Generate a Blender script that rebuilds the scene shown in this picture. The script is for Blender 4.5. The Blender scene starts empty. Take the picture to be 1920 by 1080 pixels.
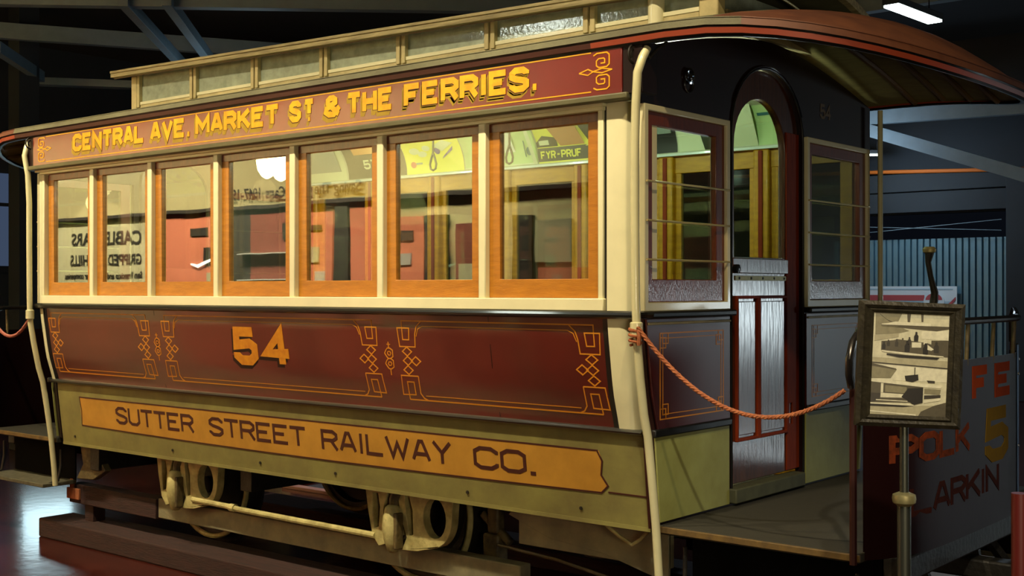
import bpy, bmesh, math, random
from mathutils import Vector, Matrix
random.seed(5)
S = bpy.context.scene
COL = S.collection
PI = math.pi

# ------------------------------------------------------------------ materials
def lin(h):
    h = h.lstrip('#')
    c = [int(h[i:i+2], 16)/255 for i in (0, 2, 4)]
    return tuple((v/12.92 if v <= .04045 else ((v+.055)/1.055)**2.4) for v in c) + (1,)

def mat(name, col, rough=.5, metal=0., coat=0., var=.0, scale=6., col2=None, bump=0., bscale=60., stretch=(1, 1, 1), emit=None, es=0., spec=.5, detail=4., coatr=.08):
    m = bpy.data.materials.new(name); m.use_nodes = True
    nt = m.node_tree; b = nt.nodes['Principled BSDF']
    b.inputs['Roughness'].default_value = rough
    b.inputs['Metallic'].default_value = metal
    b.inputs['Coat Weight'].default_value = coat
    b.inputs['Coat Roughness'].default_value = coatr
    b.inputs['Specular IOR Level'].default_value = spec
    c = lin(col)
    b.inputs['Base Color'].default_value = c
    if var > 0 or col2 or bump > 0:
        tc = nt.nodes.new('ShaderNodeTexCoord'); mp = nt.nodes.new('ShaderNodeMapping')
        mp.inputs['Scale'].default_value = stretch
        nt.links.new(tc.outputs['Object'], mp.inputs['Vector'])
    if var > 0 or col2:
        n = nt.nodes.new('ShaderNodeTexNoise'); n.inputs['Scale'].default_value = scale
        n.inputs['Detail'].default_value = detail; n.inputs['Roughness'].default_value = .6
        r = nt.nodes.new('ShaderNodeValToRGB')
        r.color_ramp.elements[0].position = .32; r.color_ramp.elements[1].position = .7
        d = lin(col2) if col2 else tuple(v*(1-var) for v in c[:3]) + (1,)
        r.color_ramp.elements[0].color = d
        r.color_ramp.elements[1].color = c
        nt.links.new(mp.outputs['Vector'], n.inputs['Vector'])
        nt.links.new(n.outputs['Fac'], r.inputs['Fac'])
        nt.links.new(r.outputs['Color'], b.inputs['Base Color'])
    if bump > 0:
        n2 = nt.nodes.new('ShaderNodeTexNoise'); n2.inputs['Scale'].default_value = bscale; n2.inputs['Detail'].default_value = 3
        bp = nt.nodes.new('ShaderNodeBump'); bp.inputs['Strength'].default_value = bump; bp.inputs['Distance'].default_value = .01
        nt.links.new(mp.outputs['Vector'], n2.inputs['Vector'])
        nt.links.new(n2.outputs['Fac'], bp.inputs['Height'])
        nt.links.new(bp.outputs['Normal'], b.inputs['Normal'])
        nt.links.new(bp.outputs['Normal'], b.inputs['Coat Normal'])
    if emit:
        b.inputs['Emission Color'].default_value = lin(emit)
        b.inputs['Emission Strength'].default_value = es
    return m

def glass_mat(name, base=.1, tint='#e8f0ea', wav=.0, haze=0.):
    m = bpy.data.materials.new(name); m.use_nodes = True
    nt = m.node_tree; nt.nodes.clear()
    out = nt.nodes.new('ShaderNodeOutputMaterial'); mix = nt.nodes.new('ShaderNodeMixShader')
    tr = nt.nodes.new('ShaderNodeBsdfTransparent'); gl = nt.nodes.new('ShaderNodeBsdfGlossy')
    tr.inputs['Color'].default_value = lin(tint); gl.inputs['Roughness'].default_value = .012
    lw = nt.nodes.new('ShaderNodeLayerWeight'); lw.inputs['Blend'].default_value = .5
    pw = nt.nodes.new('ShaderNodeMath'); pw.operation = 'POWER'; pw.inputs[1].default_value = 3.5
    mr = nt.nodes.new('ShaderNodeMapRange'); mr.inputs['To Min'].default_value = base; mr.inputs['To Max'].default_value = .9
    nt.links.new(lw.outputs['Facing'], pw.inputs[0]); nt.links.new(pw.outputs[0], mr.inputs['Value'])
    nt.links.new(mr.outputs['Result'], mix.inputs['Fac'])
    last = tr
    if haze > 0:
        df = nt.nodes.new('ShaderNodeBsdfDiffuse'); df.inputs['Color'].default_value = lin('#c8d0c8')
        m2 = nt.nodes.new('ShaderNodeMixShader'); m2.inputs['Fac'].default_value = haze
        nt.links.new(tr.outputs[0], m2.inputs[1]); nt.links.new(df.outputs[0], m2.inputs[2]); last = m2
    nt.links.new(last.outputs[0], mix.inputs[1]); nt.links.new(gl.outputs[0], mix.inputs[2])
    if wav > 0:
        tc = nt.nodes.new('ShaderNodeTexCoord'); n = nt.nodes.new('ShaderNodeTexNoise'); n.inputs['Scale'].default_value = 3.2
        n.inputs['Detail'].default_value = 1
        bp = nt.nodes.new('ShaderNodeBump'); bp.inputs['Strength'].default_value = wav; bp.inputs['Distance'].default_value = .01
        nt.links.new(tc.outputs['Object'], n.inputs['Vector']); nt.links.new(n.outputs['Fac'], bp.inputs['Height'])
        nt.links.new(bp.outputs['Normal'], gl.inputs['Normal'])
    nt.links.new(mix.outputs[0], out.inputs['Surface'])
    return m

def emis(name, col, s):
    m = bpy.data.materials.new(name); m.use_nodes = True
    nt = m.node_tree; nt.nodes.clear()
    o = nt.nodes.new('ShaderNodeOutputMaterial'); e = nt.nodes.new('ShaderNodeEmission')
    e.inputs['Color'].default_value = lin(col); e.inputs['Strength'].default_value = s
    nt.links.new(e.outputs[0], o.inputs['Surface']); return m

M = dict(
 cream=mat('cream paint', '#e9e4b8', .38, coat=.3, var=.12, scale=5),
 cream_old=mat('aged cream paint', '#c9bb86', .55, var=.3, scale=12, bump=.15, bscale=40),
 maroon=mat('maroon enamel', '#5a1710', .35, coat=.75, col2='#4a110c', scale=2.2, coatr=.07, bump=.012, bscale=9),
 maroon_end=mat('weathered maroon enamel', '#4a120f', .5, coat=.35, col2='#3a0e0c', scale=2.2, coatr=.3, bump=.03, bscale=9),
 endblack=mat('satin black rail', '#0e0e0d', .5, coat=.15, coatr=.3),
 letter=mat('letterboard red enamel', '#74190f', .4, coat=.7, col2='#63140c', scale=3, coatr=.1),
 sash=mat('varnished orange oak', '#b8781c', .42, coat=.35, col2='#9e6210', scale=9, stretch=(1, 1, 5), bump=.1, bscale=50),
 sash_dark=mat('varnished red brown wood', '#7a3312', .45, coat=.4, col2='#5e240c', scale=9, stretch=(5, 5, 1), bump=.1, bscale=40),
 door=mat('varnished dark mahogany', '#5a3018', .34, coat=1., col2='#35170c', scale=10, stretch=(6, 6, .7), bump=.13, bscale=9, coatr=.17),
 doorred=mat('varnished red mahogany stile', '#8e3410', .65, coat=.0, spec=.2, col2='#74280b', scale=10, stretch=(6, 6, .8)),
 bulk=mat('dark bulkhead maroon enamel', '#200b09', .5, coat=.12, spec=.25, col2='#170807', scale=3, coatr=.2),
 black=mat('black moulding enamel', '#141513', .3, coat=.5),
 olive=mat('olive moulding paint', '#5d5a3c', .5, var=.25, scale=10),
 green=mat('drab green rocker paint', '#7f7a40', .6, col2='#6a6236', scale=5, bump=.1, bscale=30),
 green2=mat('pale green dado paint', '#a0a45e', .55, col2='#8c8c4a', scale=4, bump=.12, bscale=25),
 ochre=mat('ochre sign board paint', '#b8862e', .55, col2='#a27424', scale=6),
 gold=mat('gold leaf lettering', '#f2b414', .38, col2='#d8940c', scale=20),
 goldshade=mat('olive gold letter shading', '#a98a1c', .5, col2='#937614', scale=20),
 pin=mat('orange gold pinstripe', '#c9821c', .45),
 num=mat('orange gold numeral paint', '#d08a18', .5, col2='#b96f10', scale=25),
 bletter=mat('dark maroon lettering', '#3a1208', .55),
 canvas=mat('grey green canvas roof', '#66664a', .75, col2='#54523a', scale=8, bump=.2, bscale=80),
 hoodedge=mat('reddish brown roof edge paint', '#6e4128', .6, col2='#553020', scale=6),
 redmould=mat('red moulding', '#8e3a22', .5),
 hoodin=mat('yellowed cream ceiling boards', '#8d8550', .6, col2='#766d40', scale=5, stretch=(1, 6, 1)),
 rib=mat('brown ceiling rib', '#6b5530', .5),
 ceil=mat('cream interior ceiling', '#cfd0b4', .6, var=.08),
 ochrewood=mat('ochre varnished interior wood', '#cc960c', .5, coat=.1, col2='#ae7a08', scale=8, stretch=(1, 1, 5)),
 deck=mat('worn platform boards', '#302d1e', .85, col2='#232117', scale=20, stretch=(1, 8, 1), bump=.3, bscale=50),
 steptread=mat('worn grey step tread', '#5e5a44', .8, col2='#45422f', scale=25, bump=.3, bscale=60),
 deckedge=mat('worn ochre deck edge', '#6c5426', .7, col2='#4c3a1c', scale=20),
 iron=mat('dirty cream truck casting', '#c4ba7c', .6, col2='#8e8450', scale=14, bump=.3, bscale=40),
 irondark=mat('greasy dark iron', '#24211a', .55, metal=.3, col2='#171510', scale=12, bump=.3, bscale=40),
 ironbox=mat('grimy axle box iron', '#6a5c34', .6, col2='#332c1c', scale=14, bump=.4, bscale=30),
 greybeam=mat('grey painted steel beam', '#8a8462', .6, col2='#6c6850', scale=8, bump=.2, bscale=20),
 timber=mat('dark brown timber', '#3a1f18', .9, col2='#241410', scale=10, stretch=(.6, 5, 5), bump=.4, bscale=30),
 timberend=mat('fresh cut timber end', '#a8663c', .8, col2='#8c5230', scale=20),
 steel=mat('worn bright steel', '#8a8d88', .3, metal=1.),
 pole=mat('cream painted iron pole', '#d8d3a4', .35, coat=.4, var=.12, scale=9),
 rod=mat('pale brass window rod', '#d8c890', .35, metal=.4),
 brass=mat('tarnished brass plate', '#a39a6a', .45, metal=.5, var=.3, scale=30),
 chrome=mat('polished nickel', '#aeb6c0', .15, metal=1.),
 leather=mat('dark leather strap', '#2e2a20', .6),
 rope=mat('salmon rope', '#b0693c', .8, col2='#8a4a2a', scale=60, bump=.3, bscale=200),
 ropeL=mat('pink rope', '#c07a68', .7, col2='#a05a4c', scale=60),
 frame=mat('dark bronze picture frame', '#393424', .45, metal=.2, col2='#28241a', scale=30, bump=.3, bscale=60),
 stand=mat('dull steel stand tube', '#55584e', .4, metal=.8),
 glass=glass_mat('old window glass', .13, wav=.035),
 doorglass=glass_mat('door window glass', .05, wav=.02, tint='#dbe8e0'),
 hazeglass=glass_mat('hazy window glass', .08, wav=.02, tint='#b8c4c0', haze=.10),
 frost=mat('frosted green clerestory glass', '#aab49c', .22, col2='#8a9480', scale=14, coat=1., coatr=.1, bump=.12, bscale=45),
 fadedor=mat('faded orange lettering', '#7c3416', .9, spec=.1, col2='#4e2412', scale=30),
 fadedor2=mat('very faded orange lettering', '#3c180e', .9, spec=.1, col2='#2c100c', scale=30),
 brightor=mat('orange red lettering', '#96380f', .9, spec=.1, col2='#8a3414', scale=20),
 dullgold=mat('dull gold numeral', '#73590f', .9, spec=.1, col2='#6a5218', scale=20),
 shadeblack=mat('black painted shade', '#040404', .95, spec=.1),  # near black colour stands in for the shade under the platforms
 bluesteel=mat('polished blue grey steel band', '#8ea4c0', .3, metal=1.),
 threshold=mat('worn grey green threshold', '#56583c', .7, col2='#44452f', scale=12),
 fadedgold=mat('faded gold numeral', '#5c4616', .6),
 postred=mat('dark red post paint', '#2e100b', .5, spec=.3),
 dark=mat('dark steel', '#0a0b0d', .7),
 beam=mat('blue grey painted steel', '#6f7f88', .55, var=.15),
 ceiling=mat('black ceiling deck', '#0c0e12', .9),
 wall=mat('dark grey plaster wall', '#23282d', .8, var=.2, scale=2),
 walldk=mat('dark blue grey wall', '#1b2229', .8, var=.2, scale=2),
 exwall=mat('cream exhibit wall paint', '#c9c39a', .8, var=.06),
 salmon=mat('salmon exhibit panel', '#d9836a', .8, var=.08),
 salmon2=mat('pale salmon exhibit panel', '#e58a72', .8, var=.05),
 purple=mat('mauve brown exhibit panel', '#7a4038', .8, var=.1),
 exdark=mat('dark grey exhibit panel', '#2c2a2a', .7),
 exgrey=mat('pale grey text panel', '#b9bb9e', .8),
 ink=mat('black ink', '#20201e', .7),
 orange=mat('orange painted pipe', '#c0621c', .5),
 corr=mat('blue grey steel shutter', '#5d8292', .45, metal=.2, var=.12),
 white=mat('white board', '#d4dce0', .6),
 redst=mat('faded red stripe', '#b04a50', .6),
 bluest=mat('pale blue stripe', '#9db8c8', .6),
 tube=emis('fluorescent tube glow', '#e8fff8', 9),
 lamp=emis('lamp globe glow', '#ffd9a0', 16),
 daylight=emis('overcast daylight', '#dcecf0', 18),
 daylight2=emis('dim daylight', '#a8c8ff', .1),
 boxglow=emis('added pale blue glow', '#bfe0e8', 5.),  # glow of the box added for the floor sheen
)
# floor: red-brown sealed concrete
M['floor'] = mat('sealed red brown concrete floor', '#4e2018', .2, col2='#341510', scale=2.5, bump=.10, bscale=9, coat=.3, coatr=.1)

# ------------------------------------------------------------------ mesh helpers
class MB:
    def __init__(s): s.bm = bmesh.new()
    def vert(s, p): return s.bm.verts.new(p)
    def face(s, vs, mi=0):
        try:
            f = s.bm.faces.new(vs); f.material_index = mi; return f
        except ValueError: return None
    def box(s, x0, x1, y0, y1, z0, z1, mi=0):
        v = [s.vert((x, y, z)) for x in (x0, x1) for y in (y0, y1) for z in (z0, z1)]
        for q in ((0, 1, 3, 2), (4, 6, 7, 5), (0, 4, 5, 1), (2, 3, 7, 6), (0, 2, 6, 4), (1, 5, 7, 3)): s.face([v[i] for i in q], mi)
        return s
    def obox(s, c, ax, ay, az, mi=0):   # centre and three half-vectors
        c, ax, ay, az = map(Vector, (c, ax, ay, az))
        v = [s.vert(c+ax*i+ay*j+az*k) for i in (-1, 1) for j in (-1, 1) for k in (-1, 1)]
        for q in ((0, 1, 3, 2), (4, 6, 7, 5), (0, 4, 5, 1), (2, 3, 7, 6), (0, 2, 6, 4), (1, 5, 7, 3)): s.face([v[i] for i in q], mi)
        return s
    def bar(s, a, b, w, h, up=(0, 0, 1), mi=0):
        a, b, up = Vector(a), Vector(b), Vector(up); d = (b-a); L = d.length; d.normalize()
        sd = d.cross(up).normalized(); u = sd.cross(d).normalized()
        return s.obox((a+b)/2, d*L/2, sd*w/2, u*h/2, mi)
    def tube(s, pts, r, n=10, mi=0, closed=False, cap=True):
        pts = [Vector(p) for p in pts]; m = len(pts)
        rs = r if isinstance(r, (list, tuple)) else [r]*m
        rings = []; up = None
        for i, p in enumerate(pts):
            if closed: t = pts[(i+1) % m]-pts[i-1]
            else: t = pts[min(i+1, m-1)]-pts[max(i-1, 0)]
            t.normalize()
            if up is None:
                up = Vector((0, 0, 1)) if abs(t.z) < .9 else Vector((1, 0, 0))
            sd = t.cross(up)
            if sd.length < 1e-4: sd = t.orthogonal()
            sd.normalize(); up = sd.cross(t).normalized()
            rings.append([s.vert(p+sd*math.cos(2*PI*k/n)*rs[i]+up*math.sin(2*PI*k/n)*rs[i]) for k in range(n)])
        for i in range(m if closed else m-1):
            A, B = rings[i], rings[(i+1) % m]
            for k in range(n): s.face([A[k], A[(k+1) % n], B[(k+1) % n], B[k]], mi)
        if not closed and cap:
            s.face(rings[0][::-1], mi); s.face(rings[-1], mi)
        return s
    def lathe(s, prof, c=(0, 0, 0), n=24, axis='z', mi=0):
        c = Vector(c); rings = []
        for r, h in prof:
            ring = []
            for k in range(n):
                a = 2*PI*k/n; u, v = r*math.cos(a), r*math.sin(a)
                p = {'z': (u, v, h), 'y': (u, h, v), 'x': (h, u, v)}[axis]
                ring.append(s.vert(c+Vector(p)))
            rings.append(ring)
        for A, B in zip(rings, rings[1:]):
            for k in range(n): s.face([A[k], A[(k+1) % n], B[(k+1) % n], B[k]], mi)
        s.face(rings[0][::-1], mi); s.face(rings[-1], mi)
        return s
    def grid(s, rows, mi=0, closed=False):
        V = [[s.vert(p) for p in r] for r in rows]
        for a, b in zip(V, V[1:]):
            n = len(a)
            for i in range(n if closed else n-1): s.face([a[i], a[(i+1) % n], b[(i+1) % n], b[i]], mi)
        return V
    def poly(s, pts, mi=0): return s.face([s.vert(p) for p in pts], mi)
    def prism(s, pts, off, mi=0):       # planar polygon pushed along vector off
        off = Vector(off); A = [s.vert(p) for p in pts]; B = [s.vert(Vector(p)+off) for p in pts]
        s.face(A, mi); s.face(B[::-1], mi)
        for i in range(len(A)): s.face([A[i], B[i], B[(i+1) % len(A)], A[(i+1) % len(A)]][::-1], mi)
        return s
    def build(s, name, m, parent=None, bevel=0, smooth=35, segs=2):
        bmesh.ops.recalc_face_normals(s.bm, faces=s.bm.faces[:])
        me = bpy.data.meshes.new(name); s.bm.to_mesh(me); s.bm.free()
        for q in (m if isinstance(m, (list, tuple)) else [m]): me.materials.append(q)
        if smooth: me.shade_smooth(); me.set_sharp_from_angle(angle=math.radians(smooth))
        o = bpy.data.objects.new(name, me); COL.objects.link(o)
        if parent: o.parent = parent
        if bevel:
            b = o.modifiers.new('bevel', 'BEVEL'); b.width = bevel; b.segments = segs; b.limit_method = 'ANGLE'; b.angle_limit = math.radians(40)
        return o

def B(name, m, parent, *boxes, bevel=.003, split=False):
    if split: return [B(name, m, parent, b, bevel=bevel) for b in boxes][0]
    mb = MB()
    for b in boxes: mb.box(*b)
    return mb.build(name, m, parent, bevel)

def tag(o, label=None, cat=None, group=None, kind=None):
    if label: o['label'] = label
    if cat: o['category'] = cat
    if group: o['group'] = group
    if kind: o['kind'] = kind
    return o
def empty(name, loc, label, cat, group=None):
    o = bpy.data.objects.new(name, None); COL.objects.link(o); o.location = loc; o.empty_display_size = .2
    return tag(o, label, cat, group)

def keep(root):
    """children were modelled in world coordinates: undo the root's offset"""
    bpy.context.view_layer.update()
    for ch in root.children:
        ch.matrix_parent_inverse = root.matrix_world.inverted()

def plate(outer, holes, th, f):
    """flat plate with holes; f(u,v,w)->xyz. Returns an MB"""
    cu = bpy.data.curves.new('t', 'CURVE'); cu.dimensions = '2D'; cu.fill_mode = 'BOTH'; cu.extrude = th/2
    for loop in [outer]+holes:
        sp = cu.splines.new('POLY'); sp.points.add(len(loop)-1)
        for p, (u, v) in zip(sp.points, loop): p.co = (u, v, 0, 1)
        sp.use_cyclic_u = True
    o = bpy.data.objects.new('t', cu); COL.objects.link(o)
    dg = bpy.context.evaluated_depsgraph_get()
    me = bpy.data.meshes.new_from_object(o.evaluated_get(dg))
    mb = MB(); mb.bm.from_mesh(me)
    bmesh.ops.remove_doubles(mb.bm, verts=mb.bm.verts[:], dist=1e-5)
    for v in mb.bm.verts: v.co = f(v.co.x, v.co.y, v.co.z)
    bpy.data.objects.remove(o); bpy.data.curves.remove(cu); bpy.data.meshes.remove(me)
    return mb

def arch(u0, u1, v0, v1, vs, n=16):
    """door-shaped loop with elliptical head springing at vs"""
    c, r = (u0+u1)/2, (u1-u0)/2
    return [(u0, v0), (u1, v0), (u1, vs)] + [(c+r*math.cos(PI*k/n), vs+(v1-vs)*math.sin(PI*k/n)) for k in range(1, n)] + [(u0, vs)]
def rect(u0, u1, v0, v1): return [(u0, v0), (u1, v0), (u1, v1), (u0, v1)]

# ------------------------------------------------------------------ stroke lettering
G = {
 'A': [[(0, 0), (1.6, 6), (2.4, 6), (4, 0)], [(.7, 1.9), (3.3, 1.9)]],
 'C': [[(4, 4.4), (4, 5), (3, 6), (1, 6), (0, 5), (0, 1), (1, 0), (3, 0), (4, 1), (4, 1.6)]],
 'D': [[(0, 0), (0, 6), (3, 6), (4, 5), (4, 1), (3, 0), (0, 0)]],
 'E': [[(4, 6), (0, 6), (0, 0), (4, 0)], [(0, 3.1), (3, 3.1)]],
 'F': [[(4, 6), (0, 6), (0, -.4)], [(0, 3.1), (3, 3.1)]],
 'H': [[(0, -.4), (0, 6.4)], [(4, -.4), (4, 6.4)], [(0, 3), (4, 3)]],
 'I': [[(2, -.4), (2, 6.4)]],
 'K': [[(0, -.4), (0, 6.4)], [(4, 6.3), (.4, 2.8)], [(1.4, 3.6), (4.2, -.3)]],
 'L': [[(0, 6.4), (0, 0), (4, 0)]],
 'M': [[(0, -.4), (0, 6), (2, 2), (4, 6), (4, -.4)]],
 'N': [[(0, -.4), (0, 6), (4, 0), (4, 6.4)]],
 'O': [[(1, 0), (3, 0), (4, 1), (4, 5), (3, 6), (1, 6), (0, 5), (0, 1), (1, 0), (3, 0)]],
 'P': [[(0, -.4), (0, 6), (3, 6), (4, 5), (4, 3.6), (3, 2.7), (0, 2.7)]],
 'R': [[(0, -.4), (0, 6), (3, 6), (4, 5), (4, 3.8), (3, 2.9), (0, 2.9)], [(2.4, 2.9), (4.1, -.3)]],
 'S': [[(4, 4.6), (4, 5), (3, 6), (1, 6), (0, 5), (0, 4), (1, 3.3), (3, 2.7), (4, 2), (4, 1), (3, 0), (1, 0), (0, 1), (0, 1.4)]],
 'T': [[(-.2, 6), (4.2, 6)], [(2, 6), (2, -.4)]],
 'U': [[(0, 6.4), (0, 1), (1, 0), (3, 0), (4, 1), (4, 6.4)]],
 'V': [[(0, 6.4), (2, 0), (4, 6.4)]],
 'W': [[(0, 6.4), (1.1, 0), (2, 4.5), (2.9, 0), (4, 6.4)]],
 'Y': [[(0, 6.4), (2, 3), (4, 6.4)], [(2, 3), (2, -.4)]],
 '5': [[(3.9, 6), (.3, 6), (.1, 3.2), (3, 3.6), (4, 2.8), (4, 1), (3, 0), (1, 0), (0, 1), (0, 1.6)]],
 '4': [[(3, -.4), (3, 6), (0, 1.8), (4.4, 1.8)]],
 '7': [[(0, 6), (4, 6), (1.6, -.3)]],
 '&': [[(4, 0), (.6, 4.2), (.6, 5.2), (1.3, 6), (2.3, 6), (3, 5.2), (3, 4.3), (.2, 2.2), (0, 1), (1, 0), (2.6, 0), (4.2, 2.6)]],
 '-': [[(.6, 3), (3.4, 3)]],
 '.': [[(0, 0), (.9, 0)]],
 ',': [[(.6, .4), (0, -1)]],
}
RC = [0]
def ribbon(mb, pts, w, f, d0, d1, mi=0, closed=False):
    P = [Vector(p) for p in pts]; n = len(P)
    if closed: P = P+[P[0]]; n += 1
    RC[0] += 1; d1 += (RC[0] % 9)*2.5e-5
    # subdivide
    Q = [P[0]]
    for a, b in zip(P, P[1:]):
        k = max(1, int((b-a).length/.16))
        for i in range(1, k+1): Q.append(a.lerp(b, i/k))
    P = Q; n = len(P); L = []; R = []
    for i in range(n):
        if closed and i in (0, n-1): a, b = (P[0]-P[n-2]).normalized(), (P[1]-P[0]).normalized()
        else:
            a = (P[i]-P[i-1]).normalized() if i > 0 else None
            b = (P[i+1]-P[i]).normalized() if i < n-1 else None
            a = a or b; b = b or a
        t = (a+b)
        if t.length < 1e-4: t = a.copy()
        t.normalize(); nrm = Vector((-t.y, t.x)); c = max(.45, nrm.dot(Vector((-a.y, a.x))))
        L.append(P[i]+nrm*w/2/c); R.append(P[i]-nrm*w/2/c)
    for i in range(n-1):
        lo = [mb.vert(f(p.x, p.y, d0)) for p in (L[i], R[i], R[i+1], L[i+1])]
        hi = [mb.vert(f(p.x, p.y, d1+i*1.2e-5)) for p in (L[i], R[i], R[i+1], L[i+1])]
        mb.face(hi, mi)
        for k in range(4): mb.face([lo[k], lo[(k+1) % 4], hi[(k+1) % 4], hi[k]], mi)
def text_strokes(txt, u0, u1, v0, v1, t, gap=.9, space=2.6):
    """yield polylines so the word spans u0..u1 with cap height v0..v1 (outer)"""
    adv = []
    for ch in txt:
        wch = {'I': 1.0, '.': .9, ',': .8, ' ': space, 'M': 5, 'W': 5.6}.get(ch, 4)
        adv.append(wch)
    tw = t/((v1-v0-t)/6)                        # stroke width in glyph units (vertical)
    sy = (v1-v0-t)/6
    tot = sum(adv)
    ngap = len(txt)-1
    sx = (u1-u0-t-ngap*(t+gap*sy*.55))/tot
    out = []; u = u0+t/2
    for ch, a in zip(txt, adv):
        if ch != ' ':
            k = a/4 if ch in 'MW' else 1
            for pl in G[ch]:
                pts = [((p[0]*k-(1.5 if ch == 'I' else 0))*sx+u, max(min(p[1], 6.0+t/2/sy), -1.4 if ch == ',' else -t/2/sy)*sy+v0+t/2) for p in pl]
                out.append(pts)
        u += a*sx+t+gap*sy*.55
    return out

# ------------------------------------------------------------------ car geometry
XN, XF = .04, -4.57          # near and far bulkhead planes
W = 2.2; YC = 1.1
def mx(x, end): return x if end > 0 else (-4.53-x)
PROF = [(.64, .135), (.78, .118), (.92, .102), (1.03, .09), (1.08, .088), (1.15, .067), (1.22, .047), (1.3, .033), (1.38, .022), (1.46, .01), (1.56, 0)]
def yp(z):
    if z <= PROF[0][0]: return PROF[0][1]
    for (a, ya), (b, yb) in zip(PROF, PROF[1:]):
        if z <= b: return ya+(yb-ya)*(z-a)/(b-a)
    return 0.
def panf(u, v, d): return Vector((u, yp(v)-d, v))
def boardf(u, v, d): return Vector((u, -.06-d, v))
def roofz(x, y):
    xs = max(0., (x-.2)/.9, (-4.73-x)/.9); ys = abs(y-YC)/1.18
    r = min(1., (xs**2.4+ys**1.55))
    return 2.63+.205*(1-r)-.15*xs*xs
car = empty('cable_car', (-2.27, 1.1, 0), 'antique maroon and gold cable car number 54 standing on timber beams', 'cable car')

# --- letterboard
lb = B('letterboard', M['letter'], car, (-4.53, -.01, -.06, 0, 2.43, 2.628))
words = [('CENTRAL', -4.06, -3.30), ('AVE.', -3.245, -2.86), ('MARKET', -2.82, -2.115), ('S', -2.035, -1.945), ('T', -1.925, -1.845),
         ('&', -1.775, -1.655), ('THE', -1.61, -1.295), ('FERRIES.', -1.225, -.43)]
LAYERS = (([(-.004, -.007), (-.008, -.013), (-.011, -.019), (-.014, -.024)], .0275, .0008), ([(-.0015, -.002)], .032, .0016), ([(0, 0)], .0275, .0024))
for w_, a, b in words:
    mb = MB()
    v0, v1 = (2.487, 2.594) if w_ != 'T' else (2.512, 2.594)
    for li, (offs, t, d1) in enumerate(LAYERS):
        for k, (du, dv) in enumerate(offs):
            for pl in text_strokes(w_, a, b, v0, v1, .0275): ribbon(mb, [(p[0]+du, p[1]+dv) for p in pl], t, boardf, 0, d1-k*.0001, li)
            if w_ == 'T': ribbon(mb, [(-1.892+du, 2.493+dv), (-1.878+du, 2.493+dv)], t*.7, boardf, 0, d1-k*.0001, li)
    mb.build('painted_word', [M['goldshade'], M['bletter'], M['gold']], lb, smooth=0)
def spiral_key(cx, cy, s, fl):
    pts = [(-.2, -.25), (.35, -.25), (.35, .3), (.2, .45), (-.45, .45), (-.75, .15), (-.75, -.55), (-.45, -.85), (.6, -.85), (.95, -.5), (.95, .9), (.6, 1.25), (-.7, 1.25), (-1.15, .95)]
    return [(cx+p[0]*s, cy+p[1]*s*fl) for p in pts]
mb = MB()
for cx, k in ((-.105, 1), (-4.425, -1)):
    for cy, fl in ((2.567, 1), (2.489, -1)):
        pts = spiral_key(0, 0, .0275, fl)
        ribbon(mb, [(cx+k*p[0]*1.35, cy+p[1]) for p in pts], .0055, boardf, 0, .002)
    for s in (1, -1):
        ribbon(mb, [(cx-k*.045, 2.53), (cx-k*.07, 2.53+s*.012), (cx-k*.115, 2.53)], .005, boardf, 0, .002)
        ribbon(mb, [(cx-k*.045, 2.53), (cx, 2.53+s*.009), (cx+k*.05, 2.53)], .005, boardf, 0, .002)
ribbon(mb, [(-4.37, 2.607), (-.16, 2.607)], .005, boardf, 0, .0015)
ribbon(mb, [(-4.37, 2.449), (-.16, 2.449)], .005, boardf, 0, .0015)
mb.build('gold_border', M['gold'], lb, smooth=0)
B('letterboard_end_cap', M['bulk'], car, (-.01, .085, -.055, .05, 2.425, 2.63), (-4.615, -4.53, -.055, .05, 2.425, 2.63), split=True)
# far letterboard
B('letterboard', M['letter'], car, (-4.53, -.01, W, W+.06, 2.43, 2.628))
# moulding below letterboard, header
mb = MB(); mb.box(-4.58, .02, -.072, 0, 2.405, 2.432); mb.build('olive_moulding', M['olive'], car, .006)
mb = MB(); mb.box(-4.56, -.12, -.034, .02, 2.393, 2.41).box(-4.52, -.13, -.022, .02, 2.378, 2.395); mb.build('window_header', M['cream'], car, .003)
B('window_sill', M['cream'], car, (-4.50, -.128, -.024, .045, 1.56, 1.612), bevel=.004)
# belt rail all around
mb = MB()
for e in (1, -1):
    xa = mx(.075, e)
    mb.tube([(mx(-.0, e), -.022, 1.548), (mx(.045, e), -.018, 1.548), (xa, .03, 1.548)], .014, 8)
mb.tube([(-4.55, -.018, 1.546), (.02, -.018, 1.546)], .017, 10)
mb.build('belt_rail', M['black'], car)
# window posts
posts = [-4.4928, -3.9353, -3.3277, -2.7078, -2.0745, -1.4355, -.7914, -.1487]
for i, x in enumerate(posts):
    w_ = .021 if 0 < i < 7 else .014
    B('window_post', M['cream'], car, (x-w_, x+w_, -.014, .06, 1.61, 2.385), bevel=.005)
# window sashes
for i in range(7):
    a, b = posts[i]+.02, posts[i+1]-.02
    f = plate(rect(a, b, 1.612, 2.378), [rect(a+.062, b-.062, 1.693, 2.338)], .034, lambda u, v, w_: Vector((u, .03+w_, v))).build('window_sash', M['sash'], car, .003, smooth=30)
    tr = B('top_rail', M['sash_dark'], f, (a+.004, b-.004, .0105, .014, 2.34, 2.376), bevel=0)  # darker wood tone carries the shade under the letterboard
    g = MB().box(a+.058, b-.058, .028, .031, 1.689, 2.342).build('glass', M['glass'], f, smooth=0)
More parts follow.
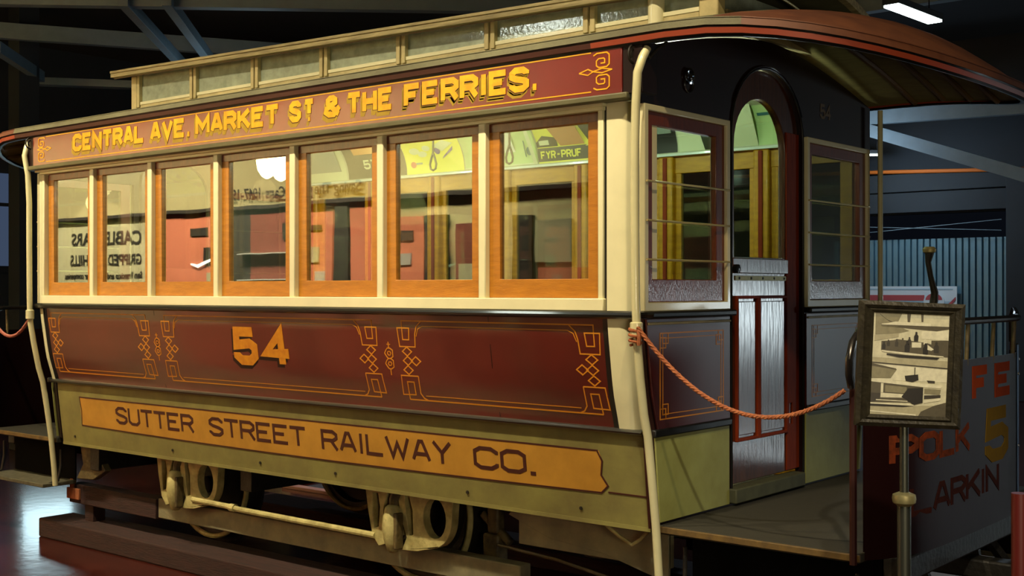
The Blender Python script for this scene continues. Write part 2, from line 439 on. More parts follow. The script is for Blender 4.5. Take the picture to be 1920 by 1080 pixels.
# corner posts (rounded, following the body curve below the belt)
for e in (1, -1):
    mb = MB()
    mx_ = mx
    def px_(x, e): return x if e > 0 else -4.508-(x+.118)*.45
    def ring(z, n=10):
        y0 = yp(z) if z < 1.56 else 0
        out = []
        for k in range(n+1):
            a = PI/2*k/n
            out.append(Vector((px_(-.062+.1*math.sin(a), e), y0+.088-.1*math.cos(a), z)))
        return [Vector((px_(-.118, e), y0-.008, z)), Vector((px_(-.118, e), y0-.012, z))]+out+[Vector((px_(.038, e), y0+.12, z))]
    mb.grid([ring(z) for z in (1.562, 2.0, 2.405)])
    mb.grid([ring(z) for z in [1.075+.046*k for k in range(11)]])
    mb.build('corner_post', M['cream'], car, smooth=50)
    if e < 0: continue
    mb = MB()
    mb.grid([[Vector((mx(x, e), yp(z)-.004 if z < 1.56 else -.003, z)) for x in (-.148, -.117)] for z in (1.07, 1.15, 1.22, 1.3, 1.38, 1.46, 1.56, 2.4)])
    mb.build('corner_edge_strip', M['black'], car)
# curved maroon side panels
for side in (0, 1):
    mb = MB(); zs = [1.06+.024*k for k in range(21)]
    rows = []
    for z in zs:
        y = yp(z) if not side else W-yp(z)
        rows.append([Vector((x, y, z)) for x in (-4.48, -3.0, -1.5, -.12)])
    mb.grid(rows)
    rows = [[p+Vector((0, .02 if not side else -.02, 0)) for p in r] for r in rows]; mb.grid(rows)
    sp = mb.build('side_panel', M['maroon'], car, smooth=60)
    if side: continue
    near_panel = sp
# panel joint strips
for x in (-3.308, -.77):
    mb = MB(); ribbon(mb, [(x, 1.54), (x, 1.08)], .004, panf, 0, .001); mb.build('panel_joint', M['bulk'], near_panel, smooth=0)
def corner_ornament(mb, x0, k, top=True):
    """x0 outer edge, k=+1 inward is +x"""
    f = panf; X = lambda a: x0+k*a; T = .0055
    def R(pts, w_=T): ribbon(mb, [(X(a), v) for a, v in pts], w_, f, 0, .0015)
    R([(.125, 1.502), (.035, 1.502), (.035, 1.413), (.075, 1.413), (.082, 1.468), (.004, 1.468), (.01, 1.38), (.112, 1.38), (.118, 1.44), (.13, 1.475), (.16, 1.5)])
    for cx, cy in ((.055, 1.357), (.055, 1.313), (.108, 1.313), (.052, 1.269)):
        ribbon(mb, [(X(cx-.03), cy), (X(cx), cy+.021), (X(cx+.03), cy), (X(cx), cy-.021)], T, f, 0, .0015, closed=True)
    R([(.112, 1.242), (.0, 1.242), (-.008, 1.15), (.075, 1.152), (.078, 1.213), (.035, 1.213), (.03, 1.128)])
    R([(.112, 1.242), (.108, 1.16), (.125, 1.138), (.15, 1.128)])
mb = MB()
for a, b in ((-4.468, -3.366), (-3.25, -1.48), (-1.347, -.165)):
    corner_ornament(mb, a, 1); corner_ornament(mb, b, -1)
    ribbon(mb, [(a+.12, 1.502), (b-.12, 1.502)], .006, panf, 0, .0015)
    ribbon(mb, [(a+.125, 1.43), (a+.14, 1.465), (a+.17, 1.478), (b-.17, 1.478), (b-.14, 1.465), (b-.125, 1.43)], .0035, panf, 0, .0015)
    ribbon(mb, [(a+.03, 1.128), (b-.03, 1.128)], .006, panf, 0, .0015)
    ribbon(mb, [(a+.14, 1.15), (b-.14, 1.15)], .0035, panf, 0, .0015)
for cx in (-3.308, -1.413):
    for cy in (1.345, 1.295):
        ribbon(mb, [(cx+.03*math.cos(t*PI/5)*(1 if t % 2 else .8), cy+.026*math.sin(t*PI/5)) for t in range(10)], .005, panf, 0, .0015, closed=True)
        ribbon(mb, [(cx+.012*math.cos(t*PI/3), cy+.01*math.sin(t*PI/3)) for t in range(6)], .004, panf, 0, .0015, closed=True)
    ribbon(mb, [(cx, 1.40), (cx, 1.37)], .005, panf, 0, .0015); ribbon(mb, [(cx, 1.27), (cx, 1.24)], .005, panf, 0, .0015)
    ribbon(mb, [(cx-.012, 1.388), (cx+.012, 1.388)], .004, panf, 0, .0015)
mb.build('pinstripe_scrollwork', M['pin'], near_panel, smooth=0)
mb = MB()
for pl in text_strokes('5', -2.61, -2.405, 1.24, 1.448, .052)+text_strokes('4', -2.365, -2.15, 1.24, 1.448, .052):
    ribbon(mb, [(p[0]-.008, p[1]-.012) for p in pl], .056, panf, 0, .001)
mb.build('numeral_shading', M['bulk'], near_panel, smooth=0)
mb = MB()
for pl in text_strokes('5', -2.605, -2.40, 1.245, 1.45, .052)+text_strokes('4', -2.355, -2.14, 1.245, 1.45, .052):
    ribbon(mb, pl, .052, panf, 0, .002)
mb.build('number_54', M['num'], near_panel, smooth=0)
# drip rail above rocker + rocker panels
mb = MB()
mb.grid([[Vector((x, y, z)) for x in (-4.56, .0)] for y, z in ((.086, 1.078), (.066, 1.074), (.058, 1.066), (.064, 1.056), (.09, 1.052))])
mb.build('rocker_moulding', mat('black drip moulding', '#2c2c28', .28, coat=1., coatr=.12), car, smooth=60)
for side in (0, 1):
    mb = MB(); zs = (.668, .78, .92, 1.0, 1.056)
    rows = [[Vector((x, (yp(z) if not side else W-yp(z)), z)) for x in (-4.5, -3, -1.5, .0)] for z in zs]
    mb.grid(rows); mb.grid([[p+Vector((0, .025*(1-2*side), 0)) for p in r] for r in rows])
    mb.box(-4.5, 0, *(sorted((yp(.66)-.004+side*(W-2*yp(.66)), yp(.66)+.06+side*(W-2*yp(.66)-.06)))), .655, .672)
    rp = mb.build('rocker_panel', M['green'], car, smooth=60)
    if not side: rocker = rp
mb = MB(); ribbon(mb, [(-.004, .67), (-.004, 1.055)], .012, panf, 0, .003); mb.build('rocker_end_strip', M['bletter'], rocker, smooth=0)
BO = [(-4.262, .972), (-4.235, .885), (-4.232, .795), (-2.5, .765), (-1.2, .78), (-.235, .803), (-.2, .826), (-.232, .87), (-.22, .93), (-.262, .977), (-1.2, .972), (-2.5, .972)]
mb = MB()
for i in range(24):
    def edge(t):
        x = -4.25+t*(-.235+4.25)
        return x
    x0_, x1_ = edge(i/24), edge((i+1)/24)
    def bt(x): return .795-.018*math.sin(PI*min(1, max(0, (x+4.25)/4.05)))
    mb.poly([panf(x0_, bt(x0_), .002), panf(x1_, bt(x1_), .002), panf(x1_, .92, .002), panf(x0_, .92, .002)])
    mb.poly([panf(x0_, .92, .002), panf(x1_, .92, .002), panf(x1_, .973, .002), panf(x0_, .973, .002)])
mb.poly([panf(-.235, .795, .002), panf(-.2, .826, .002), panf(-.232, .87, .002), panf(-.235, .87, .002)])
mb.poly([panf(-.235, .87, .002), panf(-.232, .87, .002), panf(-.222, .93, .002), panf(-.235, .973, .002)])
sb = mb.build('name_board', M['ochre'], rocker, smooth=60)
mb = MB()
out_ = [(-4.25, .973), (-4.238, .885), (-4.25, bt(-4.25))]+[(x, bt(x)) for x in (-3.7, -3.1, -2.5, -1.9, -1.3, -.8, -.5, -.235)]+[(-.2, .826), (-.232, .87), (-.222, .93), (-.245, .973)]
ribbon(mb, out_, .007, panf, 0, .003, closed=True)
ribbon(mb, [(-.2, .80), (0, .80)], .006, panf, 0, .003)
mb.build('board_outline', M['bletter'], rocker, smooth=0)
for w_, a, b in (('SUTTER', -3.855, -3.07), ('STREET', -2.925, -2.105), ('RAILWAY', -1.985, -1.08), ('CO.', -.945, -.575)):
    mb = MB()
    for pl in text_strokes(w_, a, b, .832, .938, .0175, gap=1.6): ribbon(mb, pl, .0175, panf, 0, .0035)
    mb.build('name_lettering', M['bletter'], rocker, smooth=0)
mb = MB()
for x in (-4.35, -3.3, -2.5, -1.9, -1.0, -.35):
    mb.lathe([(.008, -.004), (.008, .0), (.004, .002)], (x, yp(.72)-.001, .715), 8, 'y')
mb.build('rocker_bolt', M['irondark'], rocker)

# --- bulkheads
def bulkhead(e):
    F = lambda u, v, w_: Vector((mx(.022+w_, e), u, v))
    top = [(y, roofz(.03, y)-.035) for y in [2.2-.1*k for k in range(23)]]
    outer = [(.0, 1.56), (2.2, 1.56)]+top
    holes = [arch(.712, 1.408, 1.5605, 2.672, 2.36), rect(.012, .70, 1.575, 2.385), rect(1.43, 2.12, 1.575, 2.385)]
    # upper plate split so that no hole touches the outline
    zz_ = [.69, .8, .92, 1.03, 1.08, 1.15, 1.22, 1.3, 1.38, 1.46]
    outer = [(yp(z)+.012, z) for z in zz_[::-1]]+[(W-yp(z)-.012, z) for z in zz_]+[(2.2, 1.56)]+top
    outer = outer[:len(zz_)]+outer[len(zz_):]
    holes[0] = arch(.712, 1.408, .70, 2.672, 2.36)
    holes[1] = rect(.03, .672, 1.60, 2.36); holes[2] = rect(1.43, 2.13, 1.60, 2.36)
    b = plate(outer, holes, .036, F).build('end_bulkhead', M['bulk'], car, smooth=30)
    tag(b)
    # windows
    for (u0, u1) in ((.0, .678), (1.425, 2.156)):
        fr = plate(rect(u0, u1, 1.56, 2.392), [rect(u0+.028, u1-.028, 1.597, 2.366)], .028, lambda u, v, w_: Vector((mx(.045+w_, e), u, v))).build('end_window_frame', M['cream'], car, .004, smooth=30)
        sa = plate(rect(u0+.028, u1-.028, 1.597, 2.366), [rect(u0+.075, u1-.1, 1.69, 2.312)], .03, lambda u, v, w_: Vector((mx(.03+w_, e), u, v))).build('sash', M['sash_dark'], fr, .003, smooth=30)
        MB().box(*sorted((mx(.022, e), mx(.025, e))), u0+.07, u1-.095, 1.685, 2.318).build('glass', M['doorglass'] if u0 < 1 else M['hazeglass'], fr, smooth=0)
        for z in (2.082, 1.925, 1.768):
            MB().tube([(mx(.066, e), u0+.004, z), (mx(.066, e), u1-.02, z)], .0045, 8).build('guard_rod', M['rod'], fr)
    # dado below belt
    for (u0, u1) in ((.02, .685), (1.425, 2.17)):
        mb = MB()
        n = 10
        pts = [(u1, 1.06), (u1, 1.53)]
        pts += [(max(u0, yp(z)+.02) if u0 < 1 else u0, z) for z in (1.53, 1.46, 1.38, 1.3, 1.22, 1.15, 1.08, 1.06)]
        if u0 > 1: pts = [(1.425, 1.06), (1.425, 1.53)]+[(W-yp(z)-.02, z) for z in (1.53, 1.46, 1.38, 1.3, 1.22, 1.15, 1.08, 1.06)]
        mb.prism([(mx(.041, e), u, v) for u, v in pts], (mx(.052, e)-mx(.041, e), 0, 0))
        pn = mb.build('end_panel', M['maroon_end'], car, .002)
        pts = [(u1, .70), (u1, 1.05), (max(u0, yp(1.05)), 1.05), (max(u0, yp(.70)), .70)]
        if u0 > 1: pts = [(1.425, .70), (1.425, 1.05), (W-yp(1.05)-.01, 1.05), (W-yp(.7)-.02, .70)]
        mb = MB(); mb.prism([(mx(.041, e), u, v) for u, v in pts], (mx(.049, e)-mx(.041, e), 0, 0))
        mb.build('lower_end_panel', M['green2'], car, .002)
        B('end_rail', M['endblack'], car, (*sorted((mx(.04, e), mx(.064, e))), (u0 if u0 < 1 else u0)+(.05 if u0 < 1 else 0), (u1 if u0 < 1 else 2.1), 1.05, 1.082), bevel=.006)
        B('end_belt_rail', M['endblack'], car, (*sorted((mx(.04, e), mx(.078, e))), u0, u1+.02, 1.532, 1.56), bevel=.008)
        B('cream_bead', M['cream_old'], car, (*sorted((mx(.04, e), mx(.058, e))), u0+.01, u1, 1.505, 1.516), bevel=.003)
        fend = (lambda u, v, d: Vector((mx(.052+d, e), u, v)))
        mb = MB()
        a, b_ = (u0+.1, u1-.06) if u0 < 1 else (u0+.06, u1-.12)
        for q, (i0, w_) in enumerate(((0, .005), (.02, .003))):
            ribbon(mb, [(a+i0, 1.12+i0), (b_-i0, 1.12+i0), (b_-i0, 1.47-i0), (a+i0, 1.47-i0)], w_, fend, 0, .0012, closed=True)
        for cx in (a+.03, b_-.03):
            for cy in (1.15, 1.44):
                ribbon(mb, rect(cx-.03, cx+.012, cy-.03, cy+.012), .004, fend, 0, .0014, closed=True)
                ribbon(mb, rect(cx-.012, cx+.03, cy-.012, cy+.03), .004, fend, 0, .0015, closed=True)
        mb.build('pinstripe_border', M['pin'], pn, smooth=0)
    # door set inside the opening
    D = lambda u, v, w_: Vector((mx(.0+w_, e), u, v))
    d = plate(arch(.716, 1.404, .775, 2.665, 2.36), [arch(.782, 1.27, 1.795, 2.53, 2.30)], .036, D).build('door', M['door'], car, .003, smooth=30)
    MB().box(*sorted((mx(-.002, e), mx(.001, e))), .776, 1.276, 1.79, 2.535).build('glass', M['doorglass'], d, smooth=0)
    plate(rect(1.272, 1.40, .78, 2.4), [rect(1.30, 1.33, 1.0, 1.1)], .008, lambda u, v, w_: Vector((mx(.0215+w_, e), u, v))).build('hinge_stile', M['doorred'], d, .002)
    # arched red head inside opening
    a1 = arch(.72, 1.40, 2.28, 2.66, 2.36); 
    for (u0, u1, v0, v1) in ((.80, .978, .975, 1.605), (1.008, 1.262, .975, 1.605)):
        plate(rect(u0-.014, u1+.014, v0-.014, v1+.014), [rect(u0, u1, v0, v1)], .016, lambda u, v, w_: Vector((mx(.024+w_, e), u, v))).build('panel_moulding', M['doorred'], d, .003)
        B('door_panel', M['door'], d, (*sorted((mx(.016, e), mx(.023, e))), u0+.012, u1-.012, v0+.012, v1-.012), bevel=.004)
    br = B('kick_plate', M['brass'], d, (*sorted((mx(.018, e), mx(.023, e))), .785, 1.285, 1.688, 1.71), bevel=.001)
    mb = MB()
    for u in (.82, .93, 1.04, 1.15, 1.25): mb.lathe([(.006, 0), (.006, .003)], (mx(.022, e) if e > 0 else mx(.025, e), u, 1.699), 8, 'x')
    mb.build('screw', M['irondark'], br)
    B('sliding_rail', M['door'], d, (*sorted((mx(.016, e), mx(.03, e))), .75, 1.28, 1.72, 1.79), bevel=.004)
    MB().lathe([(.012, 0), (.02, .01), (.02, .03), (.008, .034)], (mx(.02, e) if e > 0 else mx(.05, e), .765, 1.74), 12, 'x').build('door_knob', M['black'], d)
    # door jamb return and arched bright bead
    mb = MB()
    path = arch(.712, 1.408, .70, 2.672, 2.36)[1:]+[(.712, .70)]
    mb.tube([(mx(.043, e), u, v) for u, v in path], .006, 8)
    mb.build('door_bead', M['black'], car)
    mb = MB()
    path = [p for p in arch(.705, 1.415, .70, 2.681, 2.36, 24) if p[1] > 2.46]
    mb.tube([(mx(.046, e), u, v) for u, v in path], .004, 6)
    mb.build('arch_bead', M['chrome'], car)
    B('door_threshold', M['threshold'], car, (*sorted((mx(.0, e), mx(.075, e))), .70, 1.37, .70, .765), bevel=.006)
    # numerals and porthole
    mb = MB()
    ff = (lambda u, v, dd: Vector((mx(.041+dd, e), u, v)))
    s1 = text_strokes('54', 1.60, 1.72, 2.50, 2.575, .014) if e > 0 else text_strokes('54', 1.5, 1.62, 2.50, 2.575, .014)[:0]
    for pl in s1: ribbon(mb, pl, .014, ff, 0, .001)
    if e > 0: mb.build('end_number', M['fadedgold'], b, smooth=0)
    MB().lathe([(.028, 0), (.034, .004), (.034, .01), (.026, .012), (.024, .004), (.02, .002)], (mx(.042, e) if e > 0 else mx(.054, e), .356, 2.546), 24, 'x').build('bell_pull_ring', M['chrome'], b)
    mb = MB()
    mb.tube([(mx(.045, e), .356+.034*math.cos(t), 2.512+.034*math.sin(t)) for t in [2*PI*k/20 for k in range(20)]], .004, 6, closed=True)
    mb.build('hanging_ring', M['chrome'], b)
bulkhead(1); bulkhead(-1)
# scroll bracket at near corner under the eave
for e in (1, -1):
    mb = MB()
    pts = [(mx(.04, e), -.05+.045*math.cos(t)*(1-.06*t), 2.575+.045*math.sin(t)*(1-.06*t)) for t in [k*.35 for k in range(30)]]
    mb.tube(pts, .005, 6)
    mb.tube([(mx(.09, e), -.02, 2.56), (mx(.12, e), .0, 2.60), (mx(.16, e), .01, 2.62)], .008, 6)
    mb.build('eave_bracket', M['irondark'], car)

# --- roof
def loop_pts(inset=0., nx=14, na=22):
    """eave outline, counter-clockwise from near-left"""
    P = []
    Bq = 1.18-inset; A = .9-inset
    for i in range(nx): P.append((-4.73+4.93*i/nx, YC-Bq))
    for i in range(na):
        t = PI*i/na; c, s = math.cos(t), math.sin(t)
        P.append((.2+A*abs(s)**(2/2.4), YC-Bq*math.copysign(abs(c)**(2/2.4), c)))
    for i in range(nx): P.append((.2-4.93*i/nx, YC+Bq))
    for i in range(na):
        t = PI*i/na; c, s = math.cos(t), math.sin(t)
        P.append((-4.73-A*abs(s)**(2/2.4), YC+Bq*math.copysign(abs(c)**(2/2.4), c)))
    return P
def eave_z(x, y):
    xs = max(0., (x-.2)/.9, (-4.73-x)/.9); return 2.63-.15*xs*xs
def roof_surface(mb, dz, inset):
    L = loop_pts(inset); n = len(L)
    rows = []
    for r in (1., .97, .9, .8, .68, .54, .4, .25, .12):
        row = []
        for x, y in L:
            sx = min(max(x, -4.73), .2)       # spine point
            px, py = sx+(x-sx)*r, YC+(y-YC)*r
            row.append(Vector((px, py, roofz(px, py)+dz)))
        rows.append(row)
    V = mb.grid(rows, closed=True)
    nn = len(L); h = 14
    # close along the spine
    mb.face(V[-1])
    return V
mb = MB(); roof_surface(mb, .05, 0)
for f in mb.bm.faces:
    cx_ = f.calc_center_median().x
    if cx_ > .35 or cx_ < -4.9: f.material_index = 1
mb.build('lower_deck_roof', [M['canvas'], M['hoodedge']], car, smooth=60)
mb = MB(); roof_surface(mb, .0, .02); mb.build('ceiling_lining', M['hoodin'], car, smooth=60)
def band(name, m, z0, z1, ins0, ins1, m2=None, x_end=.0):
    """eave moulding swept round the roof; m2 is its colour along the straight body side"""
    mb = MB(); L0, L1 = loop_pts(ins0), loop_pts(ins1)
    Li = loop_pts(max(ins0, ins1)+.02)
    mb.grid([[Vector((x, y, eave_z(x, y)+z0)) for x, y in Li], [Vector((x, y, eave_z(x, y)+z0)) for x, y in L0], [Vector((x, y, eave_z(x, y)+z1)) for x, y in L1], [Vector((x, y, eave_z(x, y)+z1)) for x, y in Li]], closed=True)
    if m2:
        for f in mb.bm.faces:
            c = f.calc_center_median()
            if -4.6 < c.x < x_end: f.material_index = 1
    return mb.build(name, [m, m2] if m2 else m, car, smooth=40)
edgem = mat('canvas roof edge', '#6b6a4c', .7, col2='#57543c', scale=5, bump=.2, bscale=70)
band('canvas_edge', M['hoodedge'], .022, .054, -.004, .004, edgem, .5)
band('dark_edge_moulding', M['black'], .013, .024, .006, .0)
band('red_edge_moulding', M['redmould'], -.008, .013, .006, .002, M['bletter'])
band('eave_lip', M['black'], -.018, -.008, .02, .014)
# carlines under hoods
for e in (1, -1):
    for xr in (.27, .44, .60, .77):
        mb = MB(); ys = [YC+ (k/20-1)*1.15 for k in range(41)]
        pts = []
        for y in ys:
            xs = (xr-.2)/.9; ys_ = abs(y-YC)/1.2
            if xs**2.4+ys_**2.4 < .93: pts.append((mx(xr, e), y, roofz(xr, y)-.008))
        mb.tube(pts, .014, 6); mb.build('hood_carline', M['rib'], car)
# --- clerestory (monitor) with frosted lights
X0, X1 = -4.36, .07; Y0, Y1 = .55, 1.65
zt = lambda x: 3.09-.115*(x+4.5)/4.7+.03
cpx = [-4.32, -3.70, -3.09, -2.475, -1.86, -1.235, -.62, -.25, .03]
cl = B('clerestory', M['cream_old'], car, (X0, X1, Y0+.012, Y0+.05, 2.83, 2.885), (X0, X1, Y1-.05, Y1-.012, 2.83, 2.885), (X0, X0+.04, Y0, Y1, 2.8, 2.9), (X1-.05, X1-.01, Y0+.1, Y1-.1, 2.8, 2.88))
for yy, s in ((Y0, 1), (Y1, -1)):
    for i, x in enumerate(cpx):
        if i < 7:
            B('clerestory_post', M['cream_old'], cl, (x-.034, x-.006, *sorted((yy, yy+s*.05)), 2.85, zt(x)-.025), (x+.006, x+.034, *sorted((yy, yy+s*.05)), 2.85, zt(x)-.025), bevel=.003, split=True)
    for i in range(len(cpx)-1):
        a, b = cpx[i]+.03, cpx[i+1]-.03
        g = MB().box(a, b, *sorted((yy+s*.025, yy+s*.03)), 2.868, zt(b)-.012).build('clerestory_pane', M['frost'], cl, smooth=0)
        B('pane_rail', M['cream'], cl, (a, b, *sorted((yy+s*.008, yy+s*.035)), 2.866, 2.886), bevel=.002)
for yy in (Y0+.01, Y1-.01):
    MB().tube([(-.25, yy, 2.83), (-.25, yy, 2.985)], .038, 18).build('round_corner_post', M['cream'], cl)
    B('clerestory_corner_post', M['cream_old'], cl, (-.02, .075, yy-.02, yy+.05, 2.8, 2.975), bevel=.008)
    B('clerestory_corner_post', M['cream_old'], cl, (X0-.01, X0+.05, yy-.015, yy+.04, 2.8, 3.06), bevel=.006)
MB().box(X1-.03, X1-.025, Y0+.05, Y1-.05, 2.86, 2.97).build('clerestory_end_pane', M['frost'], cl, smooth=0)
MB().box(X0+.02, X0+.025, Y0+.05, Y1-.05, 2.86, 2.97).build('clerestory_end_pane', M['frost'], cl, smooth=0)
mb = MB(); mb.tube([(X1, Y0+.1+.9*k/20, 3.06-.16*math.cos(PI*(k/20-.5))**1+.0) for k in range(21)][:0] or [(X1-.015, Y0+.06+.98*k/20, 2.93+.09*math.sin(PI*k/20)) for k in range(21)], .006, 6)
mb.build('arched_bead', M['rod'], cl)
for x in (.35, .95): pass
# upper roof
def ur(x, y, dz):
    t = (x+4.5)/4.7; ze = 3.09-.115*t
    r = (y-YC)/.62; return Vector((x, y, ze+.11*(1-r*r)+dz))
mb = MB()
xs = [-4.50+4.75*k/10 for k in range(11)]; ys = [YC-.62+.124*k for k in range(11)]
mb.grid([[ur(x, y, 0) for y in ys] for x in xs]); mb.grid([[ur(x, y, -.03) for y in ys] for x in xs])
mb.build('upper_deck_roof', M['canvas'], cl, smooth=60)
mb = MB()
for yy, s in ((YC-.62, -1), (YC+.62, 1)):
    mb.grid([[ur(x, yy, dz)+Vector((0, s*oy, 0)) for dz, oy in ((.012, -.01), (.01, .012), (-.004, .012), (-.006, .004), (-.016, .008), (-.03, .004), (-.032, -.02))] for x in xs])
for xx, s in ((-4.50, -1), (.25, 1)):
    mb.grid([[ur(xx, y, dz)+Vector((s*ox, 0, 0)) for dz, ox in ((.012, -.01), (.01, .012), (-.03, .012), (-.032, -.02))] for y in ys])
mb.build('upper_roof_edge', mat('weathered cream roof edge', '#b5a878', .6, col2='#7d7250', scale=10, stretch=(.5, 6, 6)), cl, smooth=40)
mb = MB()
for yy, s in ((YC-.60, 1), (YC+.60, -1)):
    mb.grid([[ur(x, yy, dz) for dz in (-.028, -.046)] for x in xs]); mb.grid([[ur(x, yy+s*.02, dz) for dz in (-.028, -.046)] for x in xs])
    mb.grid([[ur(x, yy+s*o_, -.046) for o_ in (0, .04)] for x in xs])
mb.build('clerestory_frieze', mat('brown frieze board', '#5e5034', .6, var=.2), cl)

# --- grab poles at the four corners
def pole(e, side):
    sy = (lambda y: y) if side == 0 else (lambda y: W-y)
    P = [(.09, -.03, 2.60), (.085, -.055, 2.56), (.075, -.075, 2.50), (.058, -.062, 2.38), (.05, -.058, 2.2), (.05, -.058, 1.95), (.052, -.055, 1.6), (.055, -.048, 1.44), (.052, -.025, 1.3), (.05, .005, 1.15), (.05, .034, 1.056), (.05, .06, .9), (.05, .09, .7), (.05, .111, .5), (.05, .12, .38)]
    mb = MB(); mb.tube([(mx(x, e), sy(y), z) for x, y, z in P], .0175, 14)
    o = mb.build('grab_pole', M['pole'], car)
    MB().lathe([(.021, -.03), (.026, -.026), (.026, .026), (.021, .03)], (mx(.053, e), sy(-.052), 1.49), 16).build('pole_collar', M['pole'], o)
    MB().tube([(mx(.09, e), sy(-.03), 2.56), (mx(.088, e), sy(-.02), 2.63)], .011, 8).build('pole_bracket', M['irondark'], o)
for e in (1, -1): pole(e, 0)
for e in (1, -1):
    mb = MB(); mb.tube([(mx(.098, e), 2.2, 2.6), (mx(.098, e), 2.2, 1.5), (mx(.098, e), 2.16, 1.3), (mx(.098, e), 2.08, .7)], .0135, 12)
    mb.build('grab_pole', M['pole'], car)

# --- platforms, dash, steps
def platform(e):
    m = lambda x: mx(x, e)
    def bx(a, b): return tuple(sorted((m(a), m(b))))
    p = B('platform_deck', M['deck'], car, (*bx(.04, .90), .125, 2.075, .655, .69), bevel=.004)
    B('deck_edge', M['deckedge'], p, (*bx(.045, .905), .112, .126, .662, .688), (*bx(.045, .905), 2.074, 2.088, .662, .688), bevel=.003, split=True)
    B('platform_sill', M['shadeblack'], p, (*bx(.0, .92), .40, .46, .54, .655), (*bx(.0, .92), 1.8, 1.86, .54, .655), (*bx(.86, .92), .3, 1.95, .56, .655), split=True)
    # step hung below the platform on the camera side
    for s0, s1 in ((.06, .30), (1.9, 2.14)):
        st = B('side_step', M['steptread'], car, (*bx(.1, .88), s0, s1, .365, .39), bevel=.004)
        mb = MB()
        for xx in (.12, .86):
            yi = .2 if s0 < 1 else 2.0
            mb.tube([(m(xx), yi, .6), (m(xx), yi, .5), (m(xx), (s0+s1)/2, .4), (m(xx), s0+.02 if s0 < 1 else s1-.02, .375)], .009, 8)
        mb.build('step_hanger', M['irondark'], st)
        B('step_riser', M['shadeblack'], st, (*bx(.1, .88), (.29 if s0 < 1 else 1.9), (.30 if s0 < 1 else 1.91), .39, .655), bevel=0)  # sheet coloured black for the dark void under the deck
    # curved dash sheet
    pts = []
    for k in range(33):
        t = k/32; y = .17+t*(1.80-.17)
        b = 1-abs(2*t-1)**5
        pts.append((.90+.125*b, y))
    mb = MB()
    zz = (.66, .8, 1.0, 1.2, 1.30, 1.365)
    mb.grid([[Vector((m(x), y, z)) for x, y in pts] for z in zz]); mb.grid([[Vector((m(x-.006), y, z)) for x, y in pts] for z in zz])
    mb.grid([[Vector((m(x), y, 1.365)) for x, y in pts], [Vector((m(x-.006), y, 1.365)) for x, y in pts]])
    ds = mb.build('dash_sheet', mat('dark maroon dash enamel', '#1c0807', .5, coat=.0, spec=.12, col2='#1c0707', scale=4, coatr=.2, bump=.05, bscale=8), car, smooth=60)
    def df(u, v, d):
        t = max(0, min(1, (u-.17)/1.63)); b = 1-abs(2*t-1)**5
        return Vector((m(.90+.125*b+d), u, v))
    for w_, a, b_, z0, z1, t_, m_ in (('POLK', .26, .90, 1.0, 1.11, .026, M['fadedor']), ('LARKIN', .36, 1.25, .80, .91, .022, M['fadedor2']), ('F', .93, 1.12, 1.19, 1.335, .04, M['brightor']), ('E', 1.20, 1.42, 1.19, 1.335, .04, M['brightor']), ('5', 1.08, 1.38, .92, 1.15, .055, M['dullgold'])):
        if e < 0: break
        mb = MB()
        for pl in text_strokes(w_, a, b_, z0, z1, t_): ribbon(mb, pl, t_, df, 0, .002)
        mb.build('dash_number' if w_ == '5' else 'dash_lettering', m_, ds, smooth=0)
    # top rail with stanchions and curled ends
    mb = MB()
    rp = [(m(.90), .06, 1.30), (m(.905), .03, 1.345), (m(.91), .02, 1.40), (m(.91), .05, 1.46), (m(.91), .11, 1.50), (m(.92), .2, 1.515)]
    rp += [(m(x), y, 1.52) for x, y in pts[1:-1]]
    rp += [(m(.92), 1.81, 1.535), (m(.90), 1.85, 1.55), (m(.885), 1.87, 1.52), (m(.885), 1.87, 1.4)]
    mb.tube(rp, .015, 10)
    dr = mb.build('dash_rail', mat('dark handrail', '#3a3632', .22, metal=.7), car)
    for k in (2, 8, 14, 20, 26, 31):
        x, y = pts[k]
        MB().tube([(m(x-.008), y, 1.34), (m(x), y, 1.515)], .009, 8).build('stanchion', M['ironbox'], dr)
    for y in (.1, 1.87):
        MB().tube([(m(.888), y, .655), (m(.888), y, 1.31 if y < 1 else 1.5)], .014, 8).build('dash_post', M['postred'], car)
    mb = MB()
    sy_ = [1.54+.022*k for k in range(9)]
    mb.grid([[df(u, z, .004) for u in sy_] for z in (.70, .9, 1.1, 1.3, 1.40)]); mb.grid([[df(u, z, .0) for u in sy_] for z in (.70, .9, 1.1, 1.3, 1.40)])
    es = mb.build('edge_band', M['bluesteel'], ds, smooth=60)
    for u, z in ((1.57, 1.27), (1.68, 1.33), (1.57, .95)):
        MB().lathe([(.008, 0), (.006, .005)], df(u, z, .004 if e > 0 else -.002), 8, 'x').build('rivet', M['black'], ds)
    # brake staff with bent handle
    mb = MB(); q = [(.84, .98, .69), (.84, .98, 1.45), (.84, .985, 1.56), (.842, 1.0, 1.60), (.845, 1.0, 1.635), (.84, .97, 1.70), (.835, .955, 1.76), (.84, .955, 1.80)]
    mb.tube([(m(x), y, z) for x, y, z in q], [.012, .012, .016, .017, .015, .011, .012, .019], 10)
    bk = mb.build('brake_staff', M['irondark'], car)
    MB().lathe([(.012, 0), (.026, .008), (.028, .02), (.02, .03)], (m(.84), .955, 1.795), 14).build('brake_knob', M['brass'], bk)
    # buffer beam and drawbar below
    d = B('drawbar', M['irondark'], car, (*bx(.8, 1.25), 1.04, 1.14, .45, .53), (*bx(.9, 1.0), .3, 1.9, .56, .66), bevel=.01)
    if e < 0: return
    mb = MB()
    for y0, y1, xx in ((.55, .35, 1.02), (.62, .66, 1.03), (1.35, 1.75, 1.02), (1.2, 1.5, .8)):
        mb = MB().bar((m(.93), y0, .58), (m(xx+.1), y1, .10), .045, .03); mb.build('fender_strut', M['irondark'], car)
